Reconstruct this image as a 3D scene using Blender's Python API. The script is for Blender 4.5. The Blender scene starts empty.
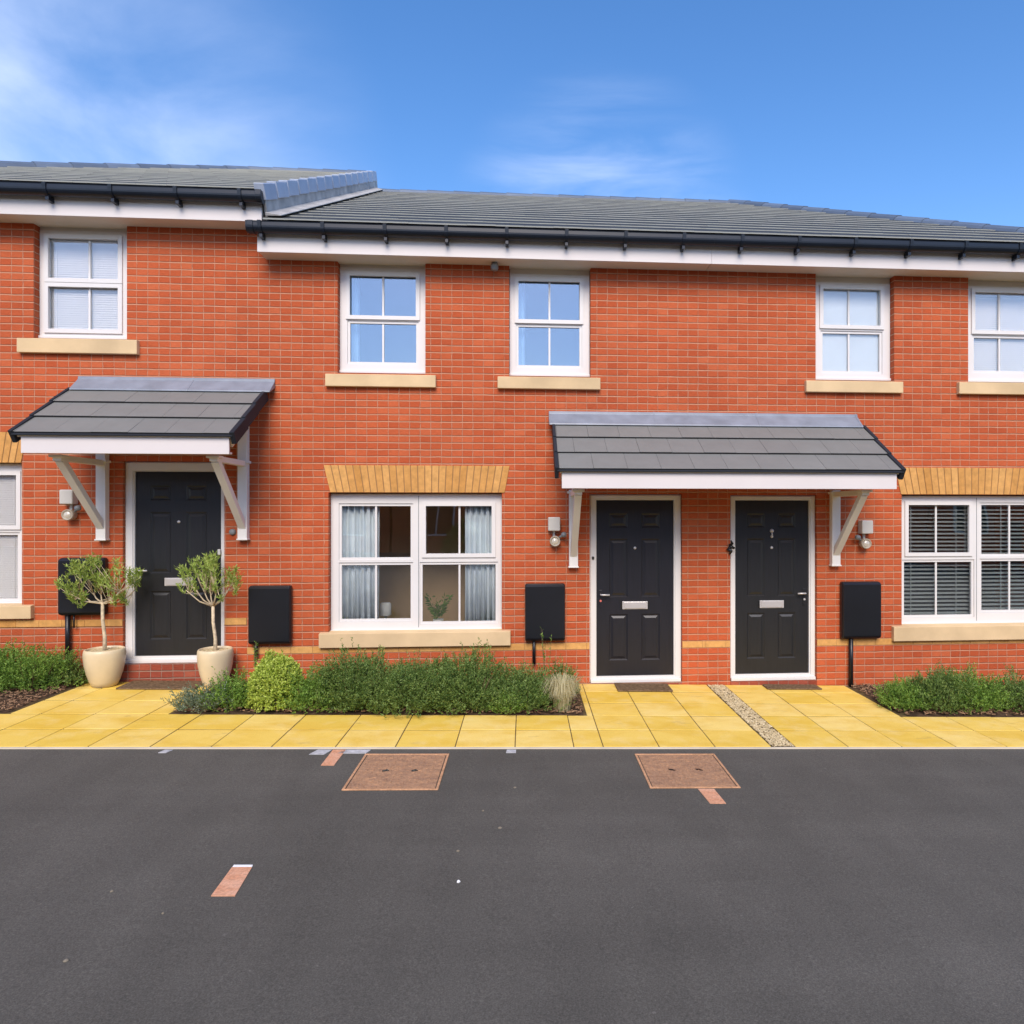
import bpy, math, random
from mathutils import Vector, Matrix, noise as mnoise
random.seed(7)
R = math.radians
scene = bpy.context.scene
COL = scene.collection

# ------------------------------------------------------------------ camera model
TH = R(4.25); ST, CT = math.sin(TH), math.cos(TH)
F, X0, Y0, H, DP = 700.0, 577.0, 512.0, 1.87, 7.64
GS, GU = 0.0249, 0.2

def zg(u): return -GS * (u - GU)

def W(x, y, n=0.0):
    """point of the facade-parallel plane n metres in front of the brickwork -> (u, z)"""
    a = (x - X0) / F; b = (Y0 - y) / F
    dx, dy = a * CT + ST, CT - a * ST
    t = (DP - n) / dy
    return t * dx, H + t * b

def G(x, y, lift=0.0):
    a = (x - X0) / F; b = (Y0 - y) / F
    dx, dy = a * CT + ST, CT - a * ST
    t = (GS * GU - H + lift) / (b + GS * dx)
    return t * dx, -DP + t * dy

# ------------------------------------------------------------------ object helpers
def tag(o, label=None, cat=None, group=None, kind=None):
    if label: o['label'] = label
    if cat: o['category'] = cat
    if group: o['group'] = group
    if kind: o['kind'] = kind
    return o

def worldloc(o):
    v = Vector(o.location); p = o.parent
    while p: v = v + Vector(p.location); p = p.parent
    return v

def empty(name, loc, label, cat, group=None, parent=None):
    o = bpy.data.objects.new(name, None); COL.objects.link(o)
    o.empty_display_size = .2
    if parent:
        o.parent = parent; o.location = Vector(loc) - worldloc(parent)
    else: o.location = loc
    return tag(o, label, cat, group)

class MB:
    def __init__(s): s.v = []; s.f = []; s.m = []
    def face(s, *idx): s.f.append(idx)
    def quad(s, a, b, c, d):
        i = len(s.v); s.v += [tuple(a), tuple(b), tuple(c), tuple(d)]; s.f.append((i, i+1, i+2, i+3))
    def hexa(s, p):      # 8 points: bottom 4 ccw, top 4 ccw
        i = len(s.v); s.v += [tuple(q) for q in p]
        for f in ((3,2,1,0),(4,5,6,7),(0,1,5,4),(1,2,6,5),(2,3,7,6),(3,0,4,7)):
            s.f.append(tuple(i+k for k in f))
    def box(s, x0, x1, y0, y1, z0, z1):
        if x0 > x1: x0, x1 = x1, x0
        if y0 > y1: y0, y1 = y1, y0
        if z0 > z1: z0, z1 = z1, z0
        s.hexa([(x0,y0,z0),(x1,y0,z0),(x1,y1,z0),(x0,y1,z0),(x0,y0,z1),(x1,y0,z1),(x1,y1,z1),(x0,y1,z1)])
    def bar(s, a, b, w, h, up=(0,0,1)):
        a, b = Vector(a), Vector(b); d = (b-a).normalized(); upv = Vector(up)
        side = d.cross(upv)
        if side.length < 1e-4: side = d.cross(Vector((1,0,0)))
        side.normalize(); u2 = side.cross(d).normalized()
        S, U = side*w/2, u2*h/2
        s.hexa([a-S-U, a+S-U, b+S-U, b-S-U, a-S+U, a+S+U, b+S+U, b-S+U])
    def tube(s, pts, rads, seg=8, cap=True):
        pts = [Vector(p) for p in pts]; base = len(s.v); n = len(pts)
        ref = Vector((0.31, 0.2, 0.93))
        for i, p in enumerate(pts):
            d = (pts[min(i+1, n-1)] - pts[max(i-1, 0)]).normalized()
            a = d.cross(ref)
            if a.length < 1e-3: a = d.cross(Vector((1,0,0)))
            a.normalize(); b = d.cross(a)
            r = rads[i] if hasattr(rads, '__len__') else rads
            for k in range(seg):
                t = 2*math.pi*k/seg
                s.v.append(tuple(p + a*math.cos(t)*r + b*math.sin(t)*r))
        for i in range(n-1):
            for k in range(seg):
                k2 = (k+1) % seg
                s.f.append((base+i*seg+k, base+i*seg+k2, base+(i+1)*seg+k2, base+(i+1)*seg+k))
        if cap:
            s.f.append(tuple(base+k for k in range(seg))[::-1])
            s.f.append(tuple(base+(n-1)*seg+k for k in range(seg)))
    def lathe(s, c, prof, seg=40, axis='z'):
        base = len(s.v); c = Vector(c)
        for (r, h) in prof:
            for k in range(seg):
                t = 2*math.pi*k/seg
                if axis == 'z': s.v.append((c.x+r*math.cos(t), c.y+r*math.sin(t), c.z+h))
                else: s.v.append((c.x+r*math.cos(t), c.y-h, c.z+r*math.sin(t)))
        for i in range(len(prof)-1):
            for k in range(seg):
                k2 = (k+1) % seg
                s.f.append((base+i*seg+k, base+i*seg+k2, base+(i+1)*seg+k2, base+(i+1)*seg+k))
    def extrude_u(s, prof, u0, u1, closed=True):
        """profile of (y, z) points swept along x"""
        n = len(prof); b = len(s.v)
        for u in (u0, u1):
            for (y, z) in prof: s.v.append((u, y, z))
        for k in range(n if closed else n-1):
            k2 = (k+1) % n
            s.f.append((b+k, b+k2, b+n+k2, b+n+k))
        if closed:
            s.f.append(tuple(b+k for k in range(n))[::-1]); s.f.append(tuple(b+n+k for k in range(n)))
    def plate(s, u0, u1, z0, z1, holes, yf, th):
        """vertical plate with rectangular holes; front at y=yf (faces -y), thickness th"""
        us = sorted(set([u0, u1] + [h for q in holes for h in q[:2] if u0 < h < u1]))
        zs = sorted(set([z0, z1] + [h for q in holes for h in q[2:] if z0 < h < z1]))
        def solid(i, j):
            if i < 0 or j < 0 or i >= len(us)-1 or j >= len(zs)-1: return False
            cu, cz = (us[i]+us[i+1])/2, (zs[j]+zs[j+1])/2
            return not any(h[0] < cu < h[1] and h[2] < cz < h[3] for h in holes)
        ya, yb = yf, yf+th
        for i in range(len(us)-1):
            for j in range(len(zs)-1):
                if not solid(i, j): continue
                a, b, c, d = us[i], us[i+1], zs[j], zs[j+1]
                s.quad((a,ya,c),(b,ya,c),(b,ya,d),(a,ya,d))
                s.quad((b,yb,c),(a,yb,c),(a,yb,d),(b,yb,d))
                if not solid(i-1, j): s.quad((a,yb,c),(a,ya,c),(a,ya,d),(a,yb,d))
                if not solid(i+1, j): s.quad((b,ya,c),(b,yb,c),(b,yb,d),(b,ya,d))
                if not solid(i, j-1): s.quad((a,yb,c),(b,yb,c),(b,ya,c),(a,ya,c))
                if not solid(i, j+1): s.quad((a,ya,d),(b,ya,d),(b,yb,d),(a,yb,d))
    def build(s, name, mat, parent=None, bevel=0, smooth=False, seg=2, merge=False):
        me = bpy.data.meshes.new(name)
        xs = [v[0] for v in s.v]; ys = [v[1] for v in s.v]; zs = [v[2] for v in s.v]
        o0 = Vector(((min(xs)+max(xs))/2, (min(ys)+max(ys))/2, min(zs)))
        me.from_pydata([(v[0]-o0.x, v[1]-o0.y, v[2]-o0.z) for v in s.v], [], s.f)
        if merge:
            import bmesh
            bm = bmesh.new(); bm.from_mesh(me); bmesh.ops.remove_doubles(bm, verts=bm.verts, dist=1e-4)
            bm.to_mesh(me); bm.free()
        me.materials.append(mat)
        if smooth: me.polygons.foreach_set('use_smooth', [True]*len(me.polygons))
        o = bpy.data.objects.new(name, me); COL.objects.link(o)
        if parent: o.parent = parent; o.location = o0 - worldloc(parent)
        else: o.location = o0
        if bevel:
            m = o.modifiers.new('bevel', 'BEVEL'); m.width = bevel; m.segments = seg; m.limit_method = 'ANGLE'
            m.angle_limit = R(40)
        return o

# ------------------------------------------------------------------ materials
class NT:
    def __init__(s, name, rough=.6, spec=.5, metal=0):
        s.mat = bpy.data.materials.new(name); s.mat.use_nodes = True
        s.nt = s.mat.node_tree; s.p = s.nt.nodes['Principled BSDF']
        s.p.inputs['Roughness'].default_value = rough
        s.p.inputs['Specular IOR Level'].default_value = spec
        s.p.inputs['Metallic'].default_value = metal
    def n(s, t, **kw):
        nd = s.nt.nodes.new(t)
        for k, v in kw.items(): setattr(nd, k, v)
        return nd
    def l(s, a, b): s.nt.links.new(a, b)
    def val(s, sock, v):
        if hasattr(v, 'is_output'): s.l(v, sock)
        else: sock.default_value = v
    def pos(s): return s.n('ShaderNodeNewGeometry').outputs['Position']
    def objc(s): return s.n('ShaderNodeTexCoord').outputs['Object']
    def rnd(s): return s.n('ShaderNodeNewGeometry').outputs['Random Per Island']
    def scale(s, vec, sc):
        m = s.n('ShaderNodeMapping'); s.l(vec, m.inputs['Vector']); m.inputs['Scale'].default_value = sc
        return m.outputs[0]
    def noise(s, vec, scale, detail=4, rough=.55, dist=0):
        t = s.n('ShaderNodeTexNoise'); s.l(vec, t.inputs['Vector'])
        t.inputs['Scale'].default_value = scale; t.inputs['Detail'].default_value = detail
        t.inputs['Roughness'].default_value = rough; t.inputs['Distortion'].default_value = dist
        return t.outputs['Fac']
    def ramp(s, fac, pts):
        r = s.n('ShaderNodeValToRGB'); s.l(fac, r.inputs[0]); e = r.color_ramp.elements
        while len(e) < len(pts): e.new(.5)
        for i, (p, c) in enumerate(pts):
            e[i].position = p; e[i].color = (c[0], c[1], c[2], 1) if hasattr(c, '__len__') else (c, c, c, 1)
        return r.outputs[0]
    def mix(s, fac, a, b, mode='MIX'):
        m = s.n('ShaderNodeMix', data_type='RGBA', blend_type=mode)
        s.val(m.inputs[0], fac)
        for sock, v in ((m.inputs[6], a), (m.inputs[7], b)):
            if hasattr(v, 'is_output'): s.l(v, sock)
            else: sock.default_value = (v[0], v[1], v[2], 1)
        return m.outputs[2]
    def math(s, op, a, b=0.0, c=0.0):
        m = s.n('ShaderNodeMath', operation=op); s.val(m.inputs[0], a); s.val(m.inputs[1], b); s.val(m.inputs[2], c)
        return m.outputs[0]
    def bump(s, h, strength=.3, dist=.01):
        b = s.n('ShaderNodeBump'); b.inputs['Strength'].default_value = strength
        b.inputs['Distance'].default_value = dist; s.l(h, b.inputs['Height'])
        s.l(b.outputs[0], s.p.inputs['Normal'])
    def col(s, c):
        if hasattr(c, 'is_output'): s.l(c, s.p.inputs['Base Color'])
        else: s.p.inputs['Base Color'].default_value = (c[0], c[1], c[2], 1)
        return s

def plain(name, c, rough=.5, spec=.5, metal=0, var=.08, nscale=3.0, bump=0, bscale=60):
    m = NT(name, rough, spec, metal); p = m.pos()
    f = m.noise(p, nscale, 5)
    lo = [max(0, x*(1-var)) for x in c]; hi = [min(1, x*(1+var)) for x in c]
    m.col(m.ramp(f, [(.3, lo), (.7, hi)]))
    if bump: m.bump(m.noise(p, bscale, 3), bump, .004)
    return m.mat

def mat_brick(name, c1, c2, c3, mortar):
    m = NT(name, .85, .25); geo = m.pos()
    sx = m.n('ShaderNodeSeparateXYZ'); m.l(geo, sx.inputs[0])
    su = m.math('ADD', sx.outputs[0], sx.outputs[1])
    # a little waviness: hand-laid courses
    wob = m.math('MULTIPLY', m.math('SUBTRACT', m.noise(m.scale(geo, (5, 5, 14)), 1.0, 3), .5), .013)
    sz = m.math('ADD', m.math('SUBTRACT', sx.outputs[2], .065 - 7.5), wob)
    su2 = m.math('ADD', m.math('ADD', su, 45.0), m.math('MULTIPLY', wob, 1.4))
    cv = m.n('ShaderNodeCombineXYZ'); m.l(su2, cv.inputs[0]); m.l(sz, cv.inputs[1])
    def bt(w, off, ms=.0052):
        b = m.n('ShaderNodeTexBrick'); m.l(cv.outputs[0], b.inputs['Vector'])
        b.offset = off; b.squash = 1; b.inputs['Scale'].default_value = 1
        b.inputs['Brick Width'].default_value = w; b.inputs['Row Height'].default_value = .075
        b.inputs['Mortar Size'].default_value = ms; b.inputs['Mortar Smooth'].default_value = .3
        b.inputs['Color1'].default_value = (0, 0, 0, 1); b.inputs['Color2'].default_value = (1, 1, 1, 1)
        b.inputs['Bias'].default_value = 0
        return b
    A = bt(.225, .5); B = bt(.1125, 0.0, .0045)
    # half-brick faces carry their own tint; the mid-brick joint varies in strength
    tint = m.mix(.5, A.outputs['Color'], B.outputs['Color'])
    tone = m.ramp(tint, [(.0, c1), (.5, c2), (1.0, c3)])
    grime = m.noise(m.scale(geo, (1, 1, 1.6)), .9, 4, .6)
    tone = m.mix(.6, tone, m.ramp(grime, [(.3, .80), (.7, 1.16)]), 'MULTIPLY')
    fine = m.noise(m.scale(geo, (26, 26, 110)), 1.0, 3, .7)
    tone = m.mix(.5, tone, m.ramp(fine, [(.25, .65), (.75, 1.3)]), 'MULTIPLY')
    fr = m.math('FRACT', m.math('DIVIDE', sz, .075))
    hd = m.math('MINIMUM', fr, m.math('SUBTRACT', 1.0, fr))          # distance to the bed joint
    bed = m.ramp(hd, [(.06, 1), (.11, 0)])
    jm = m.math('MULTIPLY', B.outputs['Fac'], m.ramp(m.noise(m.scale(geo, (6, 6, 14)), 1.0, 1), [(.34, .55), (.6, 1.0)]))
    perp = m.math('MULTIPLY', m.math('MAXIMUM', A.outputs['Fac'], jm), m.ramp(m.noise(m.scale(geo, (4, 4, 9)), 1.0, 1), [(.35, .55), (.65, .95)]))
    mor = m.math('MAXIMUM', bed, perp)
    mc = m.mix(m.noise(m.scale(geo, (3, 3, 12)), 1.5, 3), [x*.65 for x in mortar], [x*1.25 for x in mortar])
    m.col(m.mix(m.math('MULTIPLY', mor, .72), tone, mc))
    hgt = m.math('ADD', m.math('MULTIPLY', mor, -1.0), m.math('MULTIPLY', fine, .25))
    m.bump(hgt, 1.0, .013)
    return m.mat

M = {}
M['brick'] = mat_brick('red_brick', (.40, .073, .023), (.455, .092, .030), (.51, .120, .044), (.62, .35, .22))
M['brick_step'] = mat_brick('step_brick', (.22, .045, .022), (.30, .065, .035), (.36, .10, .055), (.38, .27, .2))

def island(name, c1, c2, rough=.8, spec=.3, nscale=8, var=.3, bump=.3, bscale=90, metal=0):
    m = NT(name, rough, spec, metal); r = m.rnd(); p = m.pos()
    base = m.ramp(r, [(0, c1), (1, c2)])
    base = m.mix(.9, base, m.ramp(m.noise(p, nscale, 5, .65), [(.25, 1-var), (.75, 1+var)]), 'MULTIPLY')
    m.col(base)
    if bump: m.bump(m.noise(p, bscale, 4), bump, .004)
    return m.mat

M['buff'] = island('buff_brick', (.50, .24, .060), (.60, .32, .10), nscale=14, var=.25)
M['buffmortar'] = plain('buff_mortar', (.30, .17, .07), .9)
M['stone'] = plain('cast_stone', (.62, .455, .255), .85, .3, var=.14, nscale=2.2, bump=.25, bscale=120)
M['upvc'] = plain('white_upvc', (.68, .66, .63), .32, .5, var=.02)
M['fascia'] = plain('white_fascia_board', (.64, .595, .57), .45, .4, var=.03, nscale=1.5)
M['soffit'] = plain('soffit_board', (.66, .60, .50), .6, .4, var=.04)
M['timber_white'] = plain('white_painted_timber', (.76, .73, .67), .5, .4, var=.04, bump=.1)
M['barge'] = plain('cream_barge_timber', (.74, .64, .47), .6, .4, var=.06)
def mat_tile(name, a, b, edge, rough, var):
    m = NT(name, rough, .35); p = m.pos(); base = m.ramp(m.rnd(), [(0, a), (1, b)])
    base = m.mix(.9, base, m.ramp(m.noise(p, 5, 5, .65), [(.25, 1-var), (.75, 1+var)]), 'MULTIPLY')
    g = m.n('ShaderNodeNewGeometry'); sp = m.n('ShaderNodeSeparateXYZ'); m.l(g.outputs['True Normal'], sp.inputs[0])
    lip = m.ramp(m.math('MULTIPLY', sp.outputs[2], -1.0), [(.05, 0), (.2, 1)])   # down-facing tile edges: catch-light painted pale on the roof, plain dark on the canopy
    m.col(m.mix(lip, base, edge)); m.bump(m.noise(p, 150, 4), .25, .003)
    return m.mat
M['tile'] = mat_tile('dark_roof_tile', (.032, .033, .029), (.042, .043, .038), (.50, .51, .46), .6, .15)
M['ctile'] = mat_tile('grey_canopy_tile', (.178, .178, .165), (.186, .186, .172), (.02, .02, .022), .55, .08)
M['ridge'] = island('sky_sheen_ridge_tile', (.085, .115, .165), (.125, .165, .23), .5, .4, 6, .12, .1)  # bluish sheen of the sky put into the base colour
M['verge'] = island('verge_cap', (.36, .42, .53), (.44, .50, .60), .4, .7, 6, .1, .05)
M['dverge'] = island('dark_verge_cap', (.016, .019, .026), (.024, .028, .036), .65, .2, 6, .1, .05)
M['lead'] = plain('grey_lead', (.20, .225, .265), .42, .6, 0, .18, 5, .2, 30)
M['leadf'] = plain('pale_lead', (.42, .41, .39), .55, .5, 0, .25, 6, .2, 30)
M['gutter'] = plain('black_gutter_plastic', (.007, .011, .019), .33, .4, var=.15)
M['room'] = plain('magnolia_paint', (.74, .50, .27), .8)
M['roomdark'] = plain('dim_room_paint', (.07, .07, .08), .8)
M['boxblack'] = plain('black_meter_plastic', (.008, .009, .012), .33, .45, var=.2, nscale=1.5)
M['pipe'] = plain('black_pipe', (.007, .007, .009), .35, .4)
M['chrome'] = plain('satin_chrome', (.56, .54, .53), .3, .6, .35, .04)
M['whitelight'] = plain('white_lamp_housing', (.55, .53, .48), .5)
M['lampbody'] = plain('beige_lamp_body', (.42, .36, .27), .5)
M['lampglass'] = plain('lamp_lens', (.62, .56, .45), .15, .8)
M['greyplastic'] = plain('grey_plastic', (.20, .21, .21), .5)
M['black'] = plain('black_iron', (.006, .006, .007), .4)
M['redlamp'] = plain('red_lock', (.6, .15, .12), .4)
M['fabric'] = plain('grey_blue_curtain', (.82, .88, .95), .9, .1, var=.1, nscale=6)
M['blind'] = plain('white_blind', (.90, .885, .85), .6, .3, var=.02)
M['rblind'] = plain('pale_blue_blind', (.78, .84, .85), .7, .3, var=.05, nscale=1)
M['dblind'] = plain('grey_venetian_slat', (.46, .50, .50), .5, .4, var=.04)
M['pot'] = plain('cream_glazed_pot', (.66, .54, .34), .38, .5, var=.10, nscale=4, bump=.08)
M['bark'] = plain('pale_bark', (.56, .46, .31), .9, .2, var=.3, nscale=30, bump=.5, bscale=90)
M['twig'] = plain('shrub_twig', (.16, .12, .06), .9, .2, var=.3, nscale=30)
M['mat'] = plain('brown_doormat', (.16, .105, .060), .98, .05, var=.5, nscale=40, bump=.8, bscale=200)
M['shade'] = plain('lamp_shade_cloth', (.78, .78, .76), .9)

def door_mat(name, c):
    m = NT(name, .36, .5); p = m.objc()
    g = m.noise(m.scale(p, (60, 60, 4)), 1.0, 4, .6)
    m.col(m.ramp(g, [(.3, [x*.85 for x in c]), (.7, [x*1.2 for x in c])])); m.bump(g, .25, .002)
    return m.mat
M['door'] = door_mat('charcoal_door', (.0135, .014, .0155))
M['doorblue'] = door_mat('blue_black_door', (.011, .0112, .016))

def mat_glass(name, refl, tint, gcol=(.96, .98, 1)):
    m = bpy.data.materials.new(name); m.use_nodes = True; nt = m.node_tree
    for n in list(nt.nodes): nt.nodes.remove(n)
    out = nt.nodes.new('ShaderNodeOutputMaterial'); mix = nt.nodes.new('ShaderNodeMixShader')
    tr = nt.nodes.new('ShaderNodeBsdfTransparent'); gl = nt.nodes.new('ShaderNodeBsdfGlossy')
    fr = nt.nodes.new('ShaderNodeFresnel'); fr.inputs['IOR'].default_value = 1.5
    ad = nt.nodes.new('ShaderNodeMath'); ad.operation = 'ADD'; ad.use_clamp = True
    no = nt.nodes.new('ShaderNodeTexNoise'); no.inputs['Scale'].default_value = 1.6; no.inputs['Detail'].default_value = 0
    g = nt.nodes.new('ShaderNodeNewGeometry'); bp = nt.nodes.new('ShaderNodeBump')
    bp.inputs['Strength'].default_value = .12; bp.inputs['Distance'].default_value = .02
    nt.links.new(g.outputs['Position'], no.inputs['Vector']); nt.links.new(no.outputs['Fac'], bp.inputs['Height'])
    nt.links.new(bp.outputs[0], gl.inputs['Normal'])
    tr.inputs[0].default_value = (*tint, 1); gl.inputs['Roughness'].default_value = 0.0
    gl.inputs[0].default_value = (*gcol, 1)
    nt.links.new(fr.outputs[0], ad.inputs[0]); ad.inputs[1].default_value = refl
    nt.links.new(ad.outputs[0], mix.inputs[0]); nt.links.new(tr.outputs[0], mix.inputs[1])
    nt.links.new(gl.outputs[0], mix.inputs[2]); nt.links.new(mix.outputs[0], out.inputs[0])
    return m
M['glass'] = mat_glass('window_glass', .03, (1, 1, 1))
M['glassup'] = mat_glass('sky_window_glass', .17, (.80, .88, .92), (.74, .88, 1))
M['glasslow'] = mat_glass('clear_window_glass', .055, (.98, .99, .98))

def mat_asphalt():
    m = NT('asphalt', .88, .35); p = m.pos()
    big = m.noise(p, .55, 5, .6); mid = m.noise(m.scale(p, (1, .35, 1)), 3.0, 4, .6)
    base = m.mix(m.ramp(big, [(.3, 0), (.7, 1)]), (.080, .074, .060), (.105, .097, .080))
    base = m.mix(.5, base, m.ramp(mid, [(.3, .82), (.7, 1.15)]), 'MULTIPLY')
    rot = m.n('ShaderNodeMapping'); m.l(p, rot.inputs[0]); rot.inputs['Rotation'].default_value = (0, 0, R(38)); rot.inputs['Scale'].default_value = (.25, 2.6, 1)
    base = m.mix(.8, base, m.ramp(m.noise(rot.outputs[0], 1.0, 4, .6), [(.35, .93), (.68, 1.09)]), 'MULTIPLY')
    sp = m.n('ShaderNodeTexVoronoi'); m.l(p, sp.inputs['Vector']); sp.inputs['Scale'].default_value = 110
    g = m.noise(p, 150, 3, .7)
    base = m.mix(.85, base, m.ramp(g, [(.28, .55), (.5, 1.0), (.72, 1.6)]), 'MULTIPLY')
    base = m.mix(.42, base, m.ramp(m.noise(p, 70, 3, .75), [(.3, .6), (.5, 1.0), (.7, 1.5)]), 'MULTIPLY')
    spk = m.ramp(m.noise(p, 26, 2, .5), [(.74, 0), (.78, 1)])
    base = m.mix(m.math('MULTIPLY', spk, .35), base, (.22, .20, .18))
    m.col(base); m.bump(g, .55, .004)
    return m.mat
M['asphalt'] = mat_asphalt()

def mat_slab():
    m = NT('yellow_paving_slab', .85, .25); p = m.pos(); r = m.rnd()
    base = m.ramp(r, [(0, (.76, .52, .080)), (.5, (.80, .56, .115)), (1, (.84, .62, .18))])
    blot = m.noise(m.scale(p, (1.0, 1.6, 1)), 2.6, 5, .6, .4)
    base = m.mix(m.ramp(blot, [(.42, 0), (.72, .75)]), base, (.68, .42, .040))
    pale = m.noise(p, 5.5, 4, .6)
    base = m.mix(m.ramp(pale, [(.5, 0), (.8, .5)]), base, (.84, .66, .28))
    st = m.noise(m.scale(p, (1, 2.4, 1)), 3.1, 5, .62)
    base = m.mix(m.ramp(st, [(.63, 0), (.74, .5)]), base, (.38, .26, .08))
    g = m.noise(p, 120, 3, .7)
    base = m.mix(.4, base, m.ramp(g, [(.3, .8), (.7, 1.2)]), 'MULTIPLY')
    m.col(base); m.bump(g, .3, .003)
    return m.mat
M['slab'] = mat_slab()
M['joint'] = plain('joint_sand', (.12, .085, .04), .95, .1, var=.4, nscale=9)
M['kerb'] = plain('pale_concrete_edging', (.62, .55, .42), .85, .2, var=.12)
M['soil'] = plain('soil', (.075, .048, .030), .98, .1, var=.6, nscale=14, bump=1, bscale=60)
M['chip'] = island('bark_chip', (.10, .05, .028), (.42, .26, .15), .9, .2, 30, .3, .3)
M['pebble'] = island('pebble', (.36, .27, .13), (.62, .51, .31), .7, .3, 40, .2, .1)
M['grass'] = plain('grass_field', (.06, .10, .025), .95, .1, var=.4, nscale=2)
M['grit'] = plain('pale_grit', (.20, .17, .12), .9)
M['whitepebble'] = plain('white_stone', (.8, .8, .78), .8)

def mat_rust(name, a, b):
    m = NT(name, .8, .3); p = m.pos()
    n1 = m.noise(m.scale(p, (1, 2.2, 1)), 9, 6, .7); n2 = m.noise(p, 60, 4, .7)
    c = m.mix(m.ramp(n1, [(.35, 0), (.65, 1)]), a, b)
    c = m.mix(.7, c, m.ramp(n2, [(.3, .6), (.7, 1.35)]), 'MULTIPLY')
    m.col(c); m.bump(n2, .5, .004)
    return m.mat
M['rust'] = mat_rust('rusty_iron', (.30, .175, .105), (.44, .25, .135))
M['rustedge'] = mat_rust('rusty_frame_edge', (.42, .23, .12), (.62, .34, .18))
M['redpaint'] = mat_rust('salmon_setting_block', (.60, .28, .15), (.68, .38, .24))
M['whitepaint'] = plain('pale_mortar_patch', (.42, .42, .42), .9, var=.3, nscale=20)

def leafmat(name, a, b, c, trans=.25, rough=.55):
    m = NT(name, rough, .3); r = m.rnd(); p = m.pos()
    n = m.noise(p, 7, 3, .6)
    f = m.math('ADD', m.math('MULTIPLY', r, .55), m.math('MULTIPLY', n, .6))
    col = m.ramp(f, [(.22, a), (.55, b), (.9, c)]); m.col(col)
    t = m.n('ShaderNodeBsdfTranslucent'); m.l(col, t.inputs[0])
    mx = m.n('ShaderNodeMixShader'); mx.inputs[0].default_value = trans
    out = m.nt.nodes['Material Output']
    m.l(m.p.outputs[0], mx.inputs[1]); m.l(t.outputs[0], mx.inputs[2]); m.l(mx.outputs[0], out.inputs[0])
    return m.mat
M['leaf_dark'] = leafmat('dark_shrub_leaf', (.05, .105, .020), (.13, .215, .045), (.27, .36, .10))
M['leaf_mid'] = leafmat('mid_shrub_leaf', (.07, .15, .022), (.16, .29, .04), (.30, .44, .09))
M['leaf_lime'] = leafmat('lime_shrub_leaf', (.26, .36, .04), (.44, .55, .08), (.60, .68, .17))
M['leaf_grey'] = leafmat('grey_green_leaf', (.07, .11, .06), (.15, .20, .12), (.28, .33, .22))
M['leaf_olive'] = leafmat('olive_leaf', (.14, .22, .03), (.30, .42, .07), (.52, .60, .18))
M['straw'] = leafmat('straw_blade', (.34, .31, .15), (.52, .47, .26), (.68, .62, .40))

# ------------------------------------------------------------------ setting: ground, road, paving
def sheet(name, mat, u0, u1, y0, y1, dz, nx=1, ny=1, kind='structure', th=0):
    mb = MB()
    if th:
        mb.hexa([(u0,y0,zg(u0)+dz-th),(u1,y0,zg(u1)+dz-th),(u1,y1,zg(u1)+dz-th),(u0,y1,zg(u0)+dz-th),
                 (u0,y0,zg(u0)+dz),(u1,y0,zg(u1)+dz),(u1,y1,zg(u1)+dz),(u0,y1,zg(u0)+dz)])
    else:
        mb.quad((u0,y0,zg(u0)+dz),(u1,y0,zg(u1)+dz),(u1,y1,zg(u1)+dz),(u0,y1,zg(u0)+dz))
    o = mb.build(name, mat); tag(o, kind=kind); return o

NE = 2.07
sheet('ground', M['grass'], -160, 160, -160, 160, -.10)
sheet('road', M['asphalt'], -45, 45, -22.5, -NE-.012, -.012)
sheet('kerb', M['kerb'], -16, 16, -NE-.012, -NE+.004, -.001, th=.08)

ub = {k: G(*v)[0] for k, v in dict(bedL=(22, 708.5), bedM0=(172, 712), bedM1=(586, 713), bedR=(896, 713)).items()}
rows = [NE, 1.632, 1.198, .764, .33, .0]
seamsL = [G(x, 747)[0] for x in (772, 715.5, 659.5, 603.5, 574, 515, 455, 395, 335, 271)]
while seamsL[-1] > -12: seamsL.append(seamsL[-1] - .452)
seamsL = seamsL[::-1]
gu0, gu1 = G(772, 747)[0], G(796, 747)[0]
seamsR = [gu1] + [G(x, 747)[0] for x in (849, 903, 957, 1008)]
while seamsR[-1] < 12: seamsR.append(seamsR[-1] + .452)
pv = MB()
rng = random.Random(3)
def slab(u0, u1, n0, n1):
    if u1-u0 < .03: return
    g = .0045; t = rng.uniform(-.0015, .0015)
    a, b = u0+g*.8, u1-g*.8; ya, yb = -n0+g*1.9, -n1-g*1.9
    pv.hexa([(a,ya,zg(a)-.04),(b,ya,zg(b)-.04),(b,yb,zg(b)-.04),(a,yb,zg(a)-.04),
             (a,ya,zg(a)+t),(b,ya,zg(b)+t),(b,yb,zg(b)+t+.001),(a,yb,zg(a)+t)])
for i in range(5):
    n0, n1 = rows[i], rows[i+1]
    if i == 0: n0 -= .006
    for seams in (seamsL, seamsR):
        for a, b in zip(seams[:-1], seams[1:]):
            for (p, q) in ([(-12, 12)] if i < 2 else [(ub['bedL'], ub['bedM0']), (ub['bedM1'], ub['bedR'])]):
                lo, hi = max(a, p), min(b, q)
                if hi > lo: slab(lo, hi, n0, n1)
o = pv.build('pavement', M['slab'], bevel=.003, seg=1); tag(o, kind='structure')
sheet('paving_bed', M['joint'], -12, 12, -NE+.004, -.002, -.0035)

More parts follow.
